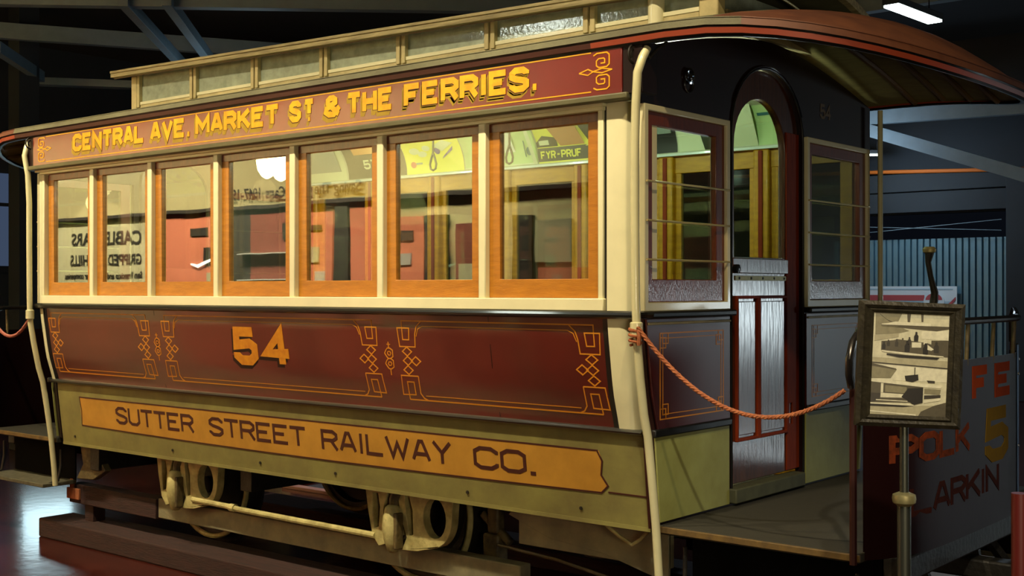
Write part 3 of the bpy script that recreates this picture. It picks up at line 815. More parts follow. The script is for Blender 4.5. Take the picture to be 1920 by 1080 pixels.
    MB().lathe([(.05, -.04), (.07, -.02), (.07, .02), (.05, .04)], (m(1.2), 1.09, .49), 16, 'z').build('coupling_pin', M['irondark'], car)
platform(1); platform(-1)

# --- interior
il = B('interior_floor', M['deck'], car, (-4.5, 0, .15, 2.05, .665, .69))
for y0, y1 in ((.14, .55), (1.65, 2.06)):
    bn = B('bench', M['ochrewood'], car, (-4.4, -.12, y0, y1, 1.1, 1.14), (-4.4, -.12, y0, y0+.03, .69, 1.1) if y0 > 1 else (-4.4, -.12, y1-.03, y1, .69, 1.1), bevel=.004)
# far wall: window frames of ochre wood
fx = [-4.38, -3.745, -3.11, -2.475, -1.84, -1.205, -.57]
B('far_wall_header', M['ochrewood'], car, (-4.5, -.02, 2.15, 2.2, 2.335, 2.44), bevel=.004)
B('far_wall_sill', M['ochrewood'], car, (-4.5, -.02, 2.14, 2.2, 1.3, 1.66), bevel=.004)
for i, x in enumerate(fx):
    B('far_window_post', M['ochrewood'], car, (x-.05, x+.05, 2.12, 2.2, 1.6, 2.44), bevel=.012)
    B('post_groove', M['doorred'], car, (x-.014, x+.014, 2.112, 2.121, 1.6, 2.43), bevel=.004)
for i in range(-1, len(fx)):
    a = fx[i] if i >= 0 else -4.50; b = fx[i+1] if i+1 < len(fx) else -.02
    if b-a < .3: continue
    f = plate(rect(a+.02, b-.02, 1.61, 2.42), [rect(a+.09, b-.09, 1.70, 2.335)], .03, lambda u, v, w_: Vector((u, 2.17+w_, v))).build('far_sash', M['ochrewood'], car, .003, smooth=30)
    MB().box(a+.085, b-.085, 2.17, 2.173, 1.695, 2.34).build('glass', M['doorglass'], f, smooth=0)
# coved advert strip along the far wall
def cove(u, v, d=0):       # v 0..1 along the cove
    a = v*1.15
    y = 2.12-.30*(1-math.cos(a)); z = 2.452+.30*math.sin(a)*1.05
    n = Vector((0, -math.cos(a), -math.sin(a)))
    return Vector((u, y, z))+n*d
mb = MB()
mb.grid([[cove(x, k/8) for x in (-4.5, -2.2, -.02)] for k in range(9)])
mb.build('cove_ceiling', M['ceil'], car, smooth=60)
B('cove_moulding', mat('glossy pale moulding', '#dfe8e0', .3, coat=.5), car, (-4.5, -.02, 2.105, 2.15, 2.436, 2.452), bevel=.003)
# the interior ceiling lining between coves (cream)
mb = MB(); mb.grid([[Vector((x, y, roofz(x, y)-.02)) for y in [.06+.208*k for k in range(11)]] for x in (-4.52, -2.2, .0)])
mb.build('interior_ceiling', M['ceil'], car, smooth=60)
# end wall lining above far door in cream
C_ = dict(yel='#f0ee54', lime='#c2dc98', dk='#3b4030', cr='#dde3bb', or_='#e0a050', wh='#e6ecdc', pur='#5b4c9a', tan='#c9925a', teal='#3d6f70', blk='#1c1c18', pink='#c9705c', grn='#6fa050', gry='#8f9a90')
CM = {k: mat('card ink '+{'yel': 'yellow', 'lime': 'lime', 'dk': 'dark green', 'cr': 'cream', 'or_': 'orange', 'wh': 'white', 'pur': 'purple', 'tan': 'tan', 'teal': 'teal', 'blk': 'black', 'pink': 'pink', 'grn': 'green', 'gry': 'grey'}[k], v, .45) for k, v in C_.items()}
CK = list(CM); CL = [CM[k] for k in CK]
def card(x0, x1, base, shapes, v1=.93):
    """shapes: (colour, [(u,v)...]) in card units 0..1, or ('t', text, u0,u1,v0,v1,colour)"""
    mb = MB()
    def q(u, v, d): return cove(x0+(x1-x0)*u, .02+v*(v1-.02), d)
    n = 8
    mb.grid([[q(u, k/n, .004) for u in (0, 1)] for k in range(n+1)], CK.index(base))
    for j, s in enumerate(shapes):
        dd = .0052+.0004*j
        if s[0] == 't':
            _, tx, a, b, c, d_, colr = s
            sc = (x1-x0)
            dd += .005
            for pl in text_strokes(tx, a*sc, b*sc, c*.3, d_*.3, max(.006, (d_-c)*.3*.2)):
                ribbon(mb, [(p[0], p[1]) for p in pl], max(.006, (d_-c)*.3*.2), lambda u, v, d: q(u/sc, v/.3, d+dd), 0, .0004, CK.index(colr))
        else:
            # clip to small strips vertically for curvature
            mb.face([mb.vert(q(u, v, dd)) for u, v in s[1]], CK.index(s[0]))
    return mb.build('advert_card', CL, car, smooth=60)
def R_(a, b, c, d): return [(a, c), (b, c), (b, d), (a, d)]
def ell(cx, cy, rx, ry, n=12): return [(cx+rx*math.cos(2*PI*k/n), cy+ry*math.sin(2*PI*k/n)) for k in range(n)]
card(-3.96, -3.44, 'dk', [('grn', ell(.55, .86, .4, .09)), ('or_', R_(.2, 1, .55, .72)), ('t', '57', .35, .62, .2, .42, 'cr')])
card(-3.42, -3.36+.0, 'dk', [])
card(-3.355, -2.81, 'yel', [('wh', R_(0, 1, .72, 1.)), ('dk', R_(.12, .3, .78, .86)), ('dk', R_(.38, .6, .78, .86)), ('dk', R_(.7, .93, .8, .9)), ('cr', ell(.2, .5, .09, .08)), ('cr', ell(.33, .42, .08, .07)), ('cr', ell(.42, .55, .07, .07)),
                             ('pur', ell(.60, .47, .05, .08)), ('cr', [(.55, .6), (.75, .72), (.9, .62), (.68, .45)]), ('pur', [(.66, .28), (.69, .34), (.88, .55), (.86, .46)]), ('gry', R_(.1, .3, .2, .24)), ('pink', ell(.14, .2, .05, .07))])
card(-2.80, -2.17, 'lime', [('wh', R_(.56, .72, .28, .9)), ('dk', R_(.62, .66, .5, .56)), ('cr', R_(.95, 1., 0, 1)), ('teal', ell(.90, .27, .035, .09)), ('lime', ell(.895, .25, .015, .045)), ('teal', R_(.925, .94, .16, .38)), ('teal', R_(.85, .862, .16, .5)), ('cr', R_(0, 1, 0, .03))])
card(-2.16, -1.40, 'yel', [('dk', R_(0, 1, .03, .30)), ('t', 'FYR-PRUF', .03, .46, .08, .24, 'yel'), ('yel', ell(.53, .18, .05, .12)), ('dk', ell(.53, .18, .022, .05)), ('t', 'POL', .6, .76, .1, .2, 'yel'),
                             ('dk', [(.0, .32), (.22, .32), (.22, .5), (.08, .56), (.0, .42)]), ('cr', R_(.03, .2, .36, .46)), ('tan', [(.25, .32), (.5, .32), (.46, .95), (.15, .95)]), ('dk', [(.54, .4), (.66, .34), (.60, .95), (.48, .95)]), ('cr', R_(.56, .72, .4, .5)), ('grn', ell(.1, .8, .07, .08))])
card(-1.39, -1.115, 'blk', [('yel', R_(0, 1, .72, 1.)), ('teal', [(.02, .72), (.9, .76), (.9, .5), (.1, .56)]), ('lime', ell(.1, .3, .14, .14)), ('pink', R_(0, .35, .0, .1)), ('gry', R_(.55, .9, .36, .56)), ('t', 'SAP', .3, .75, .8, .94, 'dk')])
card(-1.105, -.78, 'cr', [('dk', [(.55, .0), (.98, .0), (.98, .5), (.7, .75), (.45, .7)]), ('cr', [(.6, .4), (.66, .4), (.6, .62), (.55, .6)])])
card(-.77, -.45, 'lime', [('cr', R_(0, .6, 0, .9)), ('gry', [(0, .55), (.35, .45), (.3, .75), (0, .9)]), ('wh', [(0, 0), (.45, 0), (.3, .22), (0, .34)]), ('dk', ell(.62, .84, .1, .05)), ('grn', ell(.85, .8, .1, .06)), ('teal', R_(.65, .95, .52, .58)), ('wh', R_(0, 1, .95, 1.))])
card(-.44, -.05, 'cr', [('lime', R_(.1, .9, .2, .8)), ('dk', ell(.5, .5, .2, .2))])
card(-4.48, -3.98, 'cr', [('gry', R_(.1, .9, .2, .8))])
# hand straps
for x, y in ((-2.71, 1.7), (-2.065, 1.7)):
    mb = MB(); pts = [(x, y, 2.72), (x, y, 2.54), (x-.015, y, 2.5), (x-.028, y, 2.46), (x-.022, y, 2.43), (x, y, 2.42), (x+.022, y, 2.43), (x+.028, y, 2.46), (x+.015, y, 2.5), (x+.002, y, 2.53)]
    mb.tube(pts, .007, 8); mb.build('hand_strap', M['leather'], car)
MB().tube([(-4.4, 1.7, 2.735), (-.1, 1.7, 2.735)], .009, 8).build('strap_bar', M['brass'], car)
# hanging lamp with two glass globes
lmp = MB().tube([(-3.56, 1.08, 2.72), (-3.56, 1.08, 2.55)], .01, 8).build('ceiling_lamp', M['brass'], car)
for dx, dz in ((-.045, .02), (.05, -.0)):
    MB().lathe([(.02, .07), (.055, .05), (.07, .0), (.06, -.06), (.035, -.10), (.01, -.115)], (-3.56+dx, 1.08+dx*.4, 2.47+dz), 20).build('lamp_globe', M['lamp'], lmp)

# --- running gear
def axle(x):
    mb = MB(); mb.tube([(x, .42, .47), (x, 1.78, .47)], .05, 16); mb.build('axle', M['irondark'], car)
    for y in (.5, 1.66):
        mb = MB()
        mb.lathe([(.10, -.05), (.11, .06), (.30, .02), (.31, -.03), (.365, -.035), (.37, .03), (.40, .035), (.40, .05), (.34, .055), (.30, .05), (.12, .0)][::-1], (x, y, .51), 40, 'y')
        w_ = mb.build('wheel', M['irondark'], car)
        MB().tube([(x+.352*math.cos(t), y-.045, .51+.352*math.sin(t)) for t in [2*PI*k/48 for k in range(48)]], .016, 8, closed=True).build('wheel_rim', M['iron'], w_)
for x in (-3.39, -1.63): axle(x)
def pedestal(x):
    y = .27
    F = lambda u, v, w_: Vector((x+u, y+w_, v))
    horn = [(-.215, .665), (-.05, .665), (-.05, .62), (-.075, .56), (-.085, .44), (-.05, .37), (-.115, .35), (-.16, .40), (-.19, .52)]
    slot = [(-.16, .62), (-.12, .62), (-.105, .55), (-.115, .45), (-.145, .44), (-.155, .53)]
    p = plate(horn, [slot], .05, F).build('pedestal', M['iron'], car, .005, smooth=30)
    horn2 = [(.02, .665), (.40, .665)]+[(.26+.13*math.cos(t), .545+.155*math.sin(t)) for t in [-.15-1.25*k/8 for k in range(9)]]+[(.16, .36), (.05, .352), (.085, .42), (.05, .5), (.03, .58)]
    slot2 = [(.07, .63), (.1, .63), (.125, .56), (.13, .44), (.105, .43), (.085, .52)]
    hole2 = [(.275+.075*math.cos(t), .535+.098*math.sin(t)) for t in [2*PI*k/20 for k in range(20)]]
    plate(horn2, [slot2, hole2], .05, F).build('pedestal_brace', M['iron'], p, .005, smooth=30)
    mb = MB(); mb.lathe([(.018, .335), (.03, .35), (.046, .40), (.054, .46), (.05, .52), (.04, .56), (.026, .575)], (x+.0, .235, 0), 16, 'z')
    mb.box(x-.045, x+.045, .24, .33, .42, .56)
    mb.build('axle_box', M['iron'], p, .008)
    MB().box(x+.035, x+.06, .20, .25, .36, .54).build('axle_box_cover', M['ironbox'], p, .006)
    MB().tube([(x, .25, .56), (x, .25, .6), (x+.02, .25, .64)], .03, 10).build('spring_seat', M['ironbox'], p)
for x in (-3.43, -1.60): pedestal(x)
MB().tube([(-3.28, .25, .415), (-2.95, .25, .412), (-2.85, .25, .405), (-1.74, .25, .40)], .017, 10).build('tie_rod', M['iron'], car)
MB().lathe([(.024, -.02), (.024, .02)], (-2.9, .25, .409), 10, 'x').build('rod_clamp', M['iron'], car)
B('truck_beam', M['greybeam'], car, (-3.72, -.84, .31, .39, .245, .365), (-3.72, -.84, 1.81, 1.89, .245, .365), bevel=.006, split=True)
B('underframe_sill', M['greybeam'], car, (-.84, -.02, .30, .34, .47, .65), (-4.5, -.02, 1.86, 1.9, .52, .66), bevel=.004, split=True)
MB().prism([(-.02, .296, .655), (-.84, .296, .655), (-.9, .296, .6), (-.66, .296, .52), (-.35, .296, .49), (-.1, .296, .43), (-.02, .296, .42)], (0, .015, 0)).build('skirt_plate', M['greybeam'], car, .002)
MB().tube([(-.28, .2, .645), (-.2, .2, .60), (-.14, .2, .575), (-.1, .2, .60), (-.06, .2, .64)], .008, 6).build('bracket_strap', M['iron'], car)
B('bottom_strip', M['deckedge'], car, (-.4, -.02, .15, .168, .648, .662), bevel=.002)
mb = MB(); mb.box(-1.17, -1.07, .42, .5, .3, .46).box(-1.15, -1.08, .43, .49, .46, .66).bar((-1.2, .46, .55), (-1.02, .46, .42), .04, .04); mb.build('brake_hanger', M['ironbox'], car, .012)
MB().tube([(-1.05, .4, .42), (-.7, .4, .40), (-.4, .4, .36), (-.2, .4, .3)], .008, 6).build('brake_pipe', M['ironbox'], car)
B('cross_bearer', M['irondark'], car, (-4.3, -4.2, .2, 2.0, .5, .66), (-2.9, -2.8, .3, 1.9, .5, .66), (-.5, -.4, .35, 1.85, .45, .66), split=True)
MB().prism([(-4.46, .22, .67), (-4.2, .22, .66), (-4.22, .22, .56), (-4.16, .22, .50), (-4.3, .22, .43), (-4.5, .22, .42), (-4.42, .22, .52)], (0, .05, 0)).build('body_bracket', M['ironbox'], car, .006)
keep(car)

# ------------------------------------------------------------------ supports on the floor
tb = empty('support_beam', (-4.2, .35, 0), 'long brown timber beam lying under the near wheels of the cable car', 'beam')
MB().box(-4.72, -3.73, .30, .40, .235, .36).build('upper_timber', M['timber'], tb, .006)
MB().box(-4.73, -4.58, .285, .302, .262, .335).box(-4.69, -4.655, .285, .302, .33, .395).build('sawn_end', M['timberend'], tb, .004)
MB().box(-4.9, 2.0, .18, .44, .0, .125).build('lower_timber', M['timber'], tb, .01)
MB().box(-4.8, 2.0, .44, .58, .0, .06).box(-4.8, 2.0, .48, .54, .06, .108).build('rail_strip', M['timber'], tb, .004)
B('spacer_block', M['timber'], tb, (-4.58, -4.48, .33, .42, .125, .235))
keep(tb)
tb2 = MB().box(-4.9, 2.0, 1.58, 1.9, .0, .108).build('support_beam', M['timber'], None, .01)
tag(tb2, 'timber beam under the far wheels of the cable car, in deep shadow', 'beam')

# ------------------------------------------------------------------ ropes
def rope(name, a, b, sag, r, m, label, group=None, strands=3, knot=True):
    a, b = Vector(a), Vector(b); n = 90; mb = MB(); L = (b-a).length
    c = []
    for i in range(n+1):
        t = i/n; p = a.lerp(b, t); p.z -= sag*4*t*(1-t); c.append(p)
    for s in range(strands):
        pts = []
        for i, p in enumerate(c):
            tg = (c[min(i+1, n)]-c[max(i-1, 0)]).normalized(); sd = tg.cross(Vector((0, 0, 1))).normalized(); up = sd.cross(tg)
            an = 2*PI*(i/n*L/.045+s/strands)
            pts.append(p+sd*math.cos(an)*r*.55+up*math.sin(an)*r*.55)
        mb.tube(pts, r*.62, 6)
    o = mb.build(name, m); tag(o, label, 'rope', group)
    return o
rp = rope('barrier_rope', (.075, -.075, 1.50), (.87, .07, 1.285), .205, .0085, M['rope'], 'orange twisted rope slung across the right platform entrance of the car')
mb = MB(); mb.tube([(.05+.024*math.cos(t), -.055+.024*math.sin(t), 1.505-.0035*t) for t in [k*.5 for k in range(45)]], .006, 6)
mb.tube([(.075, -.07, 1.50), (.085, -.08, 1.46), (.08, -.075, 1.43)], .008, 6)
kn = mb.build('knot', M['rope'], rp)
rp2 = rope('barrier_rope', (mx(.885, -1), .12, 1.47), (mx(.06, -1), -.06, 1.45), .12, .010, M['ropeL'], 'pink rope hanging at the left end platform, beside the white pole')
mb = MB(); mb.lathe([(.01, -.03), (.028, -.015), (.03, .01), (.015, .03)], (mx(.885, -1), .11, 1.47), 12); mb.build('knot', M['ropeL'], rp2)

# ------------------------------------------------------------------ framed photograph on a stand
TL, TR, BR, BL = Vector((1.208, -.564, 1.616)), Vector((1.449, -.364, 1.605)), Vector((1.441, -.370, 1.224)), Vector((1.197, -.574, 1.241))
ctr = (TL+TR+BR+BL)/4
ux = ((TR-TL)+(BR-BL)).normalized(); uz = ((TL-BL)+(TR-BR)); uz = (uz-ux*uz.dot(ux)).normalized(); un = ux.cross(uz)   # un towards the viewer
if un.y > 0: un = -un
HW, HH = (TR-TL).length/2+.002, ((TL-BL).length+(TR-BR).length)/4
st = empty('picture_stand', (ctr.x, ctr.y, 0), 'dark framed sepia photograph on a steel stand in front of the car platform', 'display stand')
SP = lambda u, v, w_: ctr+ux*u+uz*v+un*w_
IW, IH = HW*.72, HH*.81
mb = MB()
prof = [(0, 0, -.012), (0, 0, .008), (.012, .012, .016), (.02, .02, .010), (.6, .6, .006), (.75, .75, .013), (1, 1, .004), (1, 1, -.01)]
rows = []
for a, b, w_ in prof:
    if a <= .02: hw, hh = HW-a, HH-b
    else: hw, hh = HW+(IW-HW)*a, HH+(IH-HH)*b
    rows.append([SP(-hw, -hh, w_), SP(hw, -hh, w_), SP(hw, hh, w_), SP(-hw, hh, w_)])
mb.grid(rows, closed=True)
pf = mb.build('picture_frame', M['frame'], st, smooth=20)
B_ = MB(); B_.obox(SP(0, 0, -.012), ux*HW*.98, uz*HH*.98, un*.004); B_.build('backing_board', M['dark'], st)
sep = {'sky': '#d8d2ac', 'pale': '#e6e0bc', 'mid': '#8c8564', 'drk': '#3a352a', 'dk2': '#57503c', 'road': '#b5ad88', 'blk': '#1e1b16'}
SK = list(sep); SM = [mat('sepia print '+n, sep[k], .35, var=.22, scale=60, coat=.4) for k, n in zip(SK, ('sky', 'highlight', 'midtone', 'shadow', 'half shadow', 'road', 'black'))]
mb = MB()
def ph(k, pts, lay):
    pts = [(max(-1, min(1, u)), max(-1, min(1, v))) for u, v in pts]
    mb.poly([SP(u*IW, v*IH, .001+lay*.0003) for u, v in pts], SK.index(k))
def px(u, v): return ((u-137)/(735-137)*2-1, 1-(v-105)/(915-105)*2)      # crop pixels of the print
def pp(k, pts, lay): ph(k, [px(*p) for p in pts], lay)
ph('sky', [(-1, -1), (1, -1), (1, 1), (-1, 1)], 0)
pp('mid', [(150, 105), (360, 105), (330, 175), (200, 190), (240, 260), (155, 280)], 1)
pp('drk', [(190, 120), (260, 170), (300, 180), (230, 150), (180, 108)], 2); pp('dk2', [(400, 105), (430, 105), (425, 170), (405, 170)], 2); pp('dk2', [(510, 105), (530, 105), (530, 165), (515, 165)], 2)
pp('pale', [(310, 170), (590, 175), (590, 198), (200, 198)], 3)
pp('dk2', [(200, 198), (735, 195), (735, 215), (640, 235), (300, 215), (200, 215)], 3)
pp('mid', [(160, 205), (330, 205), (420, 240), (340, 262), (155, 280)], 3)
pp('road', [(150, 285), (340, 262), (340, 290), (150, 330)], 4)
pp('pale', [(520, 240), (735, 222), (735, 305), (520, 300)], 2)
pp('road', [(137, 460), (735, 470), (735, 525), (137, 500)], 3)
pp('dk2', [(600, 310), (735, 305), (735, 440), (600, 430)], 3)
def man(x, y, s, k='drk', lay=6):
    pp(k, [(x-16*s, y), (x+16*s, y), (x+18*s, y-42*s), (x+8*s, y-58*s), (x-8*s, y-58*s), (x-18*s, y-40*s)], lay)
    pp(k, [(x+9*s*math.cos(a), y-66*s+11*s*math.sin(a)) for a in [2*PI*i/10 for i in range(10)]], lay+.3)
pp('mid', [(250, 375), (620, 385), (620, 425), (250, 405)], 4)
pp('dk2', [(205, 330), (300, 320), (330, 310), (560, 330), (660, 360), (660, 420), (540, 425), (330, 410), (205, 400)], 5)
for x, y, s, k in ((478, 322, 1.0, 'blk'), (550, 345, .75, 'pale'), (425, 350, .8, 'drk'), (372, 360, .8, 'dk2'), (325, 370, .8, 'drk'), (260, 370, .7, 'drk'), (225, 395, .8, 'blk'), (410, 410, 1.2, 'blk'), (555, 425, 1.2, 'blk'), (640, 410, 1.2, 'drk')): man(x, y, s, k)
pp('pale', [(445, 330), (520, 330), (520, 370), (445, 372)], 6.8); pp('pale', [(570, 345), (620, 380), (600, 392), (570, 385)], 6.8)
pp('pale', [(210, 402), (560, 425), (700, 432), (700, 440), (400, 432), (210, 412)], 7)
pp('blk', [(250, 425), (400, 436), (670, 445), (650, 462), (350, 456), (250, 438)], 7)
pp('blk', [(137, 498), (735, 525), (735, 533), (137, 506)], 8)
# lower view
pp('pale', [(137, 506), (735, 533), (735, 640), (137, 640)], 2)
pp('dk2', [(137, 508), (330, 545), (335, 555), (137, 530)], 4); pp('mid', [(137, 530), (335, 555), (290, 625), (137, 630)], 3)
pp('blk', [(400, 600), (505, 585), (510, 630), (460, 650), (410, 640)], 6); pp('blk', [(475, 530), (482, 530), (482, 600), (475, 600)], 6)
pp('drk', [(575, 630), (640, 632), (640, 650), (590, 650)], 5)
pp('pale', [(137, 635), (300, 640), (700, 668), (690, 690), (550, 685), (137, 655)], 6)
pp('dk2', [(137, 655), (550, 685), (550, 810), (137, 820)], 4)
pp('pale', [(215, 665), (235, 665), (235, 740), (215, 740)], 6); pp('mid', [(250, 680), (420, 690), (420, 740), (250, 735)], 5)
pp('pale', [(215, 742), (420, 748), (410, 775), (215, 780)], 6)
pp('blk', [(430, 700), (550, 690), (550, 810), (480, 830), (420, 790), (380, 770)], 7)
pp('mid', [(560, 695), (690, 700), (685, 740), (560, 735)], 5); pp('drk', [(560, 750), (690, 742), (690, 765), (560, 780)], 5)
pp('pale', [(560, 788), (690, 765), (690, 785), (560, 812)], 6)
pp('drk', [(137, 745), (215, 745), (210, 800), (137, 820)], 6)
pp('pale', [(180, 795), (430, 800), (430, 806), (180, 803)], 7); pp('pale', [(137, 822), (480, 828), (480, 836), (137, 832)], 7)
pp('blk', [(137, 832), (480, 838), (400, 850), (137, 850)], 6)
pp('road', [(137, 850), (640, 830), (735, 815), (735, 915), (137, 915)], 3); pp('dk2', [(540, 880), (640, 830), (735, 800), (735, 915), (520, 915)], 5); pp('pale', [(137, 885), (500, 905), (500, 915), (137, 895)], 6)
mb.build('photograph', SM, st, smooth=0)
base = Vector((ctr.x, ctr.y+.02, 0))
pb = SP(0, -HH+.03, -.03)
MB().tube([(pb.x, pb.y, 0.62), (pb.x, pb.y, pb.z+.16)], .0135, 14).build('upper_tube', M['stand'], st)
MB().tube([(pb.x, pb.y, .02), (pb.x, pb.y, 1.0)], .0205, 16).build('lower_tube', M['stand'], st)
MB().lathe([(.021, .99), (.034, 1.0), (.036, 1.012), (.034, 1.024), (.016, 1.032)], (pb.x, pb.y, 0), 20).build('clamp_collar', M['brass'], st)
MB().lathe([(.0, .0), (.17, 0), (.17, .012), (.05, .03), (.022, .05)], (pb.x, pb.y, 0), 32).build('round_base', M['stand'], st)
keep(st)

# red stanchion at lower right
rs = MB().tube([(1.708, -.669, 0), (1.708, -.669, 1.1)], .022, 14).build('stanchion_post', mat('dark red painted post', '#5e1a14', .45), None)
tag(rs, 'dark red post at the bottom right edge, beyond the cable car dash', 'post')
MB().lathe([(.12, 0), (.12, .012), (.03, .03)], (1.708, -.669, 0), 24).build('base', M['dark'], rs)

# ------------------------------------------------------------------ the hall
def struct(o): o['kind'] = 'structure'; return o
struct(MB().box(-15, 7, -5.3, 15, -.05, 0).build('floor', M['floor'], None))
struct(MB().box(-15, 7, -5.3, 15, 5.4, 5.5).build('ceiling', M['ceiling'], None))
struct(MB().box(-15.1, -15, -5.3, 15, 0, 5.4).build('wall_left', M['walldk'], None))
struct(MB().box(7, 7.1, -5.3, 15, 0, 5.4).build('wall_right', M['wall'], None))
# rear wall with shutter opening
wr = struct(MB().box(-15, -5.9, 14.5, 14.7, 0, 5.4).box(-3.12, 7, 14.5, 14.7, 0, 5.4).box(-5.9, -3.12, 14.5, 14.7, 2.8, 5.4).build('wall_rear', M['walldk'], None))
struct(B('trim_1', M['wall'], None, (-8, -3.14, 14.40, 14.5, 2.82, 3.13), (-3.14, -2.0, 14.3, 14.5, 0, 3.4), (-8, -2.0, 14.36, 14.5, 3.14, 3.42), bevel=.01))
mb = MB()
n = 60; pts = []
for k in range(n+1):
    x = -5.9+2.78*k/n
    pts.append(x)
rows = []
for k in range(29):
    x = -5.9+.0993*k
    rows += [(x, 14.48), (x+.066, 14.48), (x+.072, 14.53), (x+.093, 14.53)]
mb.grid([[Vector((x, y, z)) for x, y in rows] for z in (0, 2.41)])
mb.grid([[Vector((x, y+.05, z)) for x, y in rows] for z in (0, 2.41)])
struct(mb.build('door_1', M['corr'], None, smooth=0))
# banner sign on shutter
bn = empty('banner_sign', (-4.58, 14.4, 1.2), 'white banner with red stripe and round emblem hung before the blue shutter', 'sign')
bx0, bx1, bz0, bz1 = -5.29, -3.884, 1.17, 1.68
MB().box(bx0, bx1, 14.38, 14.4, bz0, bz1).build('board', M['white'], bn)
B('red_stripe', M['redst'], bn, (bx0, -4.38, 14.374, 14.38, 1.46, 1.545), bevel=0)
B('blue_stripe', M['bluest'], bn, (bx0, bx1-.06, 14.375, 14.38, 1.625, 1.645), (bx0, bx1-.1, 14.375, 14.38, 1.2, 1.45), bevel=0)
MB().lathe([(.16, 0), (.16, .012)], (-4.23, 14.366, 1.44), 28, 'y').build('emblem_disc', M['white'], bn)
MB().prism([(-4.23+.13*math.cos(a), 14.364, 1.47+.10*math.sin(a)) for a in [PI*k/12 for k in range(13)]], (0, .004, 0)).build('emblem_cap', M['redst'], bn)
MB().prism([(-4.06, 14.37, 1.38), (-3.99, 14.37, 1.43), (-3.9, 14.37, 1.52), (-3.9, 14.37, 1.47), (-3.98, 14.37, 1.38)], (0, .004, 0)).build('emblem_flag', M['redst'], bn)
keep(bn)
pi = MB().tube([(-8, 14.33, 3.56), (-5.18, 14.33, 3.47), (-2.9, 14.33, 3.38), (0, 14.33, 3.28)], .03, 10).build('sprinkler_pipe', M['orange'], None)
tag(pi, 'orange pipe running along the rear wall above the shutter', 'pipe')
mb = MB()
for (a, b) in (((-5.6, 14.3, 2.50), (-3.2, 14.3, 2.66)), ((-5.6, 14.3, 2.63), (-3.2, 14.3, 2.50))): mb.tube([a, b], .006, 6)
tag(mb.build('cable_pair', M['beam'], None), 'two thin crossing cables strung above the blue shutter', 'cable')
# braces & beams
def brace(a, b, w, h, label, name='roof_brace'):
    tag(MB().bar(a, b, w, h).build(name, M['beam'], None, .004), label, 'beam')
brace((-4.6, 12, 4.0), (-1.6, 12, 3.94), .12, .19, 'pale steel tie beam nearly level, right of the car roof hood')
brace((-4.5, 12, 3.92), (-2.0, 12, 3.02), .12, .17, 'pale diagonal brace descending to the right above the orange pipe')
brace((-7.9, 2.74, 4.5), (-10.2, 5.05, 4.46), .1, .12, 'left one of the twin diagonal roof braces above the far car end')
brace((-7.55, 3.0, 4.5), (-9.9, 5.3, 4.46), .1, .12, 'right one of the twin diagonal roof braces above the far car end')
brace((-11.1, 3.1, 4.5), (-12.6, 4.5, 4.5), .1, .14, 'short diagonal roof brace at the far left edge')
brace((-9.3, 1.6, 4.52), (-4.6, 6.1, 4.52), .14, .12, 'level roof beam crossing the top left corner')
brace((-13.2, 4.4, 4.5), (-11.4, 6.3, 4.45), .2, .1, 'grey level roof beam left of the clerestory', 'roof_beam')
brace((-14.5, -1, 4.9), (-14.5+8, 14, 4.9), .12, .2, 'dark roof beam high in the left background', 'roof_beam')
for k, y in enumerate((9.5,)):
    brace((-14, y, 5.0), (6.5, y, 5.0), .15, .3, 'long dark roof beam crossing behind the right ceiling lamp', 'roof_beam')
def wcol(x, y, label): tag(B('steel_column', M['walldk'], None, (x-.14, x+.14, y-.14, y+.14, 0, 5.4)), label, 'column')
wcol(-12.4, 4.15, 'dark steel column at the far left edge behind the car')
# windows in left wall and added glow box, right daylight door
wl = struct(MB().box(-14.99, -14.97, 4.3, 5.45, 2.0, 3.4).build('window_1', M['daylight2'], None))
struct(B('trim_2', M['dark'], None, (-14.97, -14.9, 4.2, 5.6, 1.9, 2.0), (-14.97, -14.9, 4.2, 5.6, 2.9, 2.95)))

struct(MB().box(6.97, 6.99, 11.0, 14.4, .85, 1.62).build('window_2', M['daylight'], None))
mb = MB()
for y in (11.0, 14.4): mb.box(6.9, 6.97, y-.05, y+.05, 0, 1.7)
mb.box(6.9, 6.97, 11.0, 14.4, 1.62, 1.7).box(6.9, 6.97, 11.0, 14.4, .0, .85)
struct(mb.build('trim_3', M['dark'], None))
lb_ = empty('floor_glow_box', (-9.1, 2.65, 0), 'added pale blue glow box beyond the far platform, mirrored as a sheen on the floor', 'glow box')  # added box, its glow gives the sheen on the floor
MB().box(-9.3, -8.95, 2.3, 3.0, 0, .58).build('box_base', M['dark'], lb_, .01)
MB().box(-9.25, -9.0, 2.42, 2.84, .6, 1.06).build('lit_panel', M['boxglow'], lb_, .01)
B('box_top', M['dark'], lb_, (-9.3, -8.95, 2.3, 3.0, 1.07, 1.1))
keep(lb_)
# fluorescent fixtures
def fluo(c, L, ang, label, w_=.16, tube_m=None, hz=.012):
    e = empty('fluorescent_lamp', c, label, 'lamp')
    d = Vector((math.cos(ang), math.sin(ang), 0)); s = Vector((-d.y, d.x, 0)); c = Vector(c)
    MB().obox(c+Vector((0, 0, .028+hz)), d*L/2, s*w_/2, Vector((0, 0, .03))).build('housing', M['dark'], e, .004)
    MB().obox(c, d*L/2*.97, s*w_/2*.9, Vector((0, 0, hz))).build('diffuser', tube_m or M['tube'], e, .004)
    for q in (-.35, .35): MB().tube([tuple(c+d*L*q+Vector((0, 0, hz+.05))), tuple(Vector((c.x, c.y, 5.4))+d*L*q)], .006, 6).build('hanger', M['dark'], e)
    keep(e); return e
fluo((-1.64, 7.05, 4.2), .96, PI/2-.05, 'bright fluorescent ceiling lamp high above the right platform hood')
fluo((-4.95, 13.6, 3.67), .42, .7, 'small bright fluorescent lamp seen beside the rear platform pole', .12)
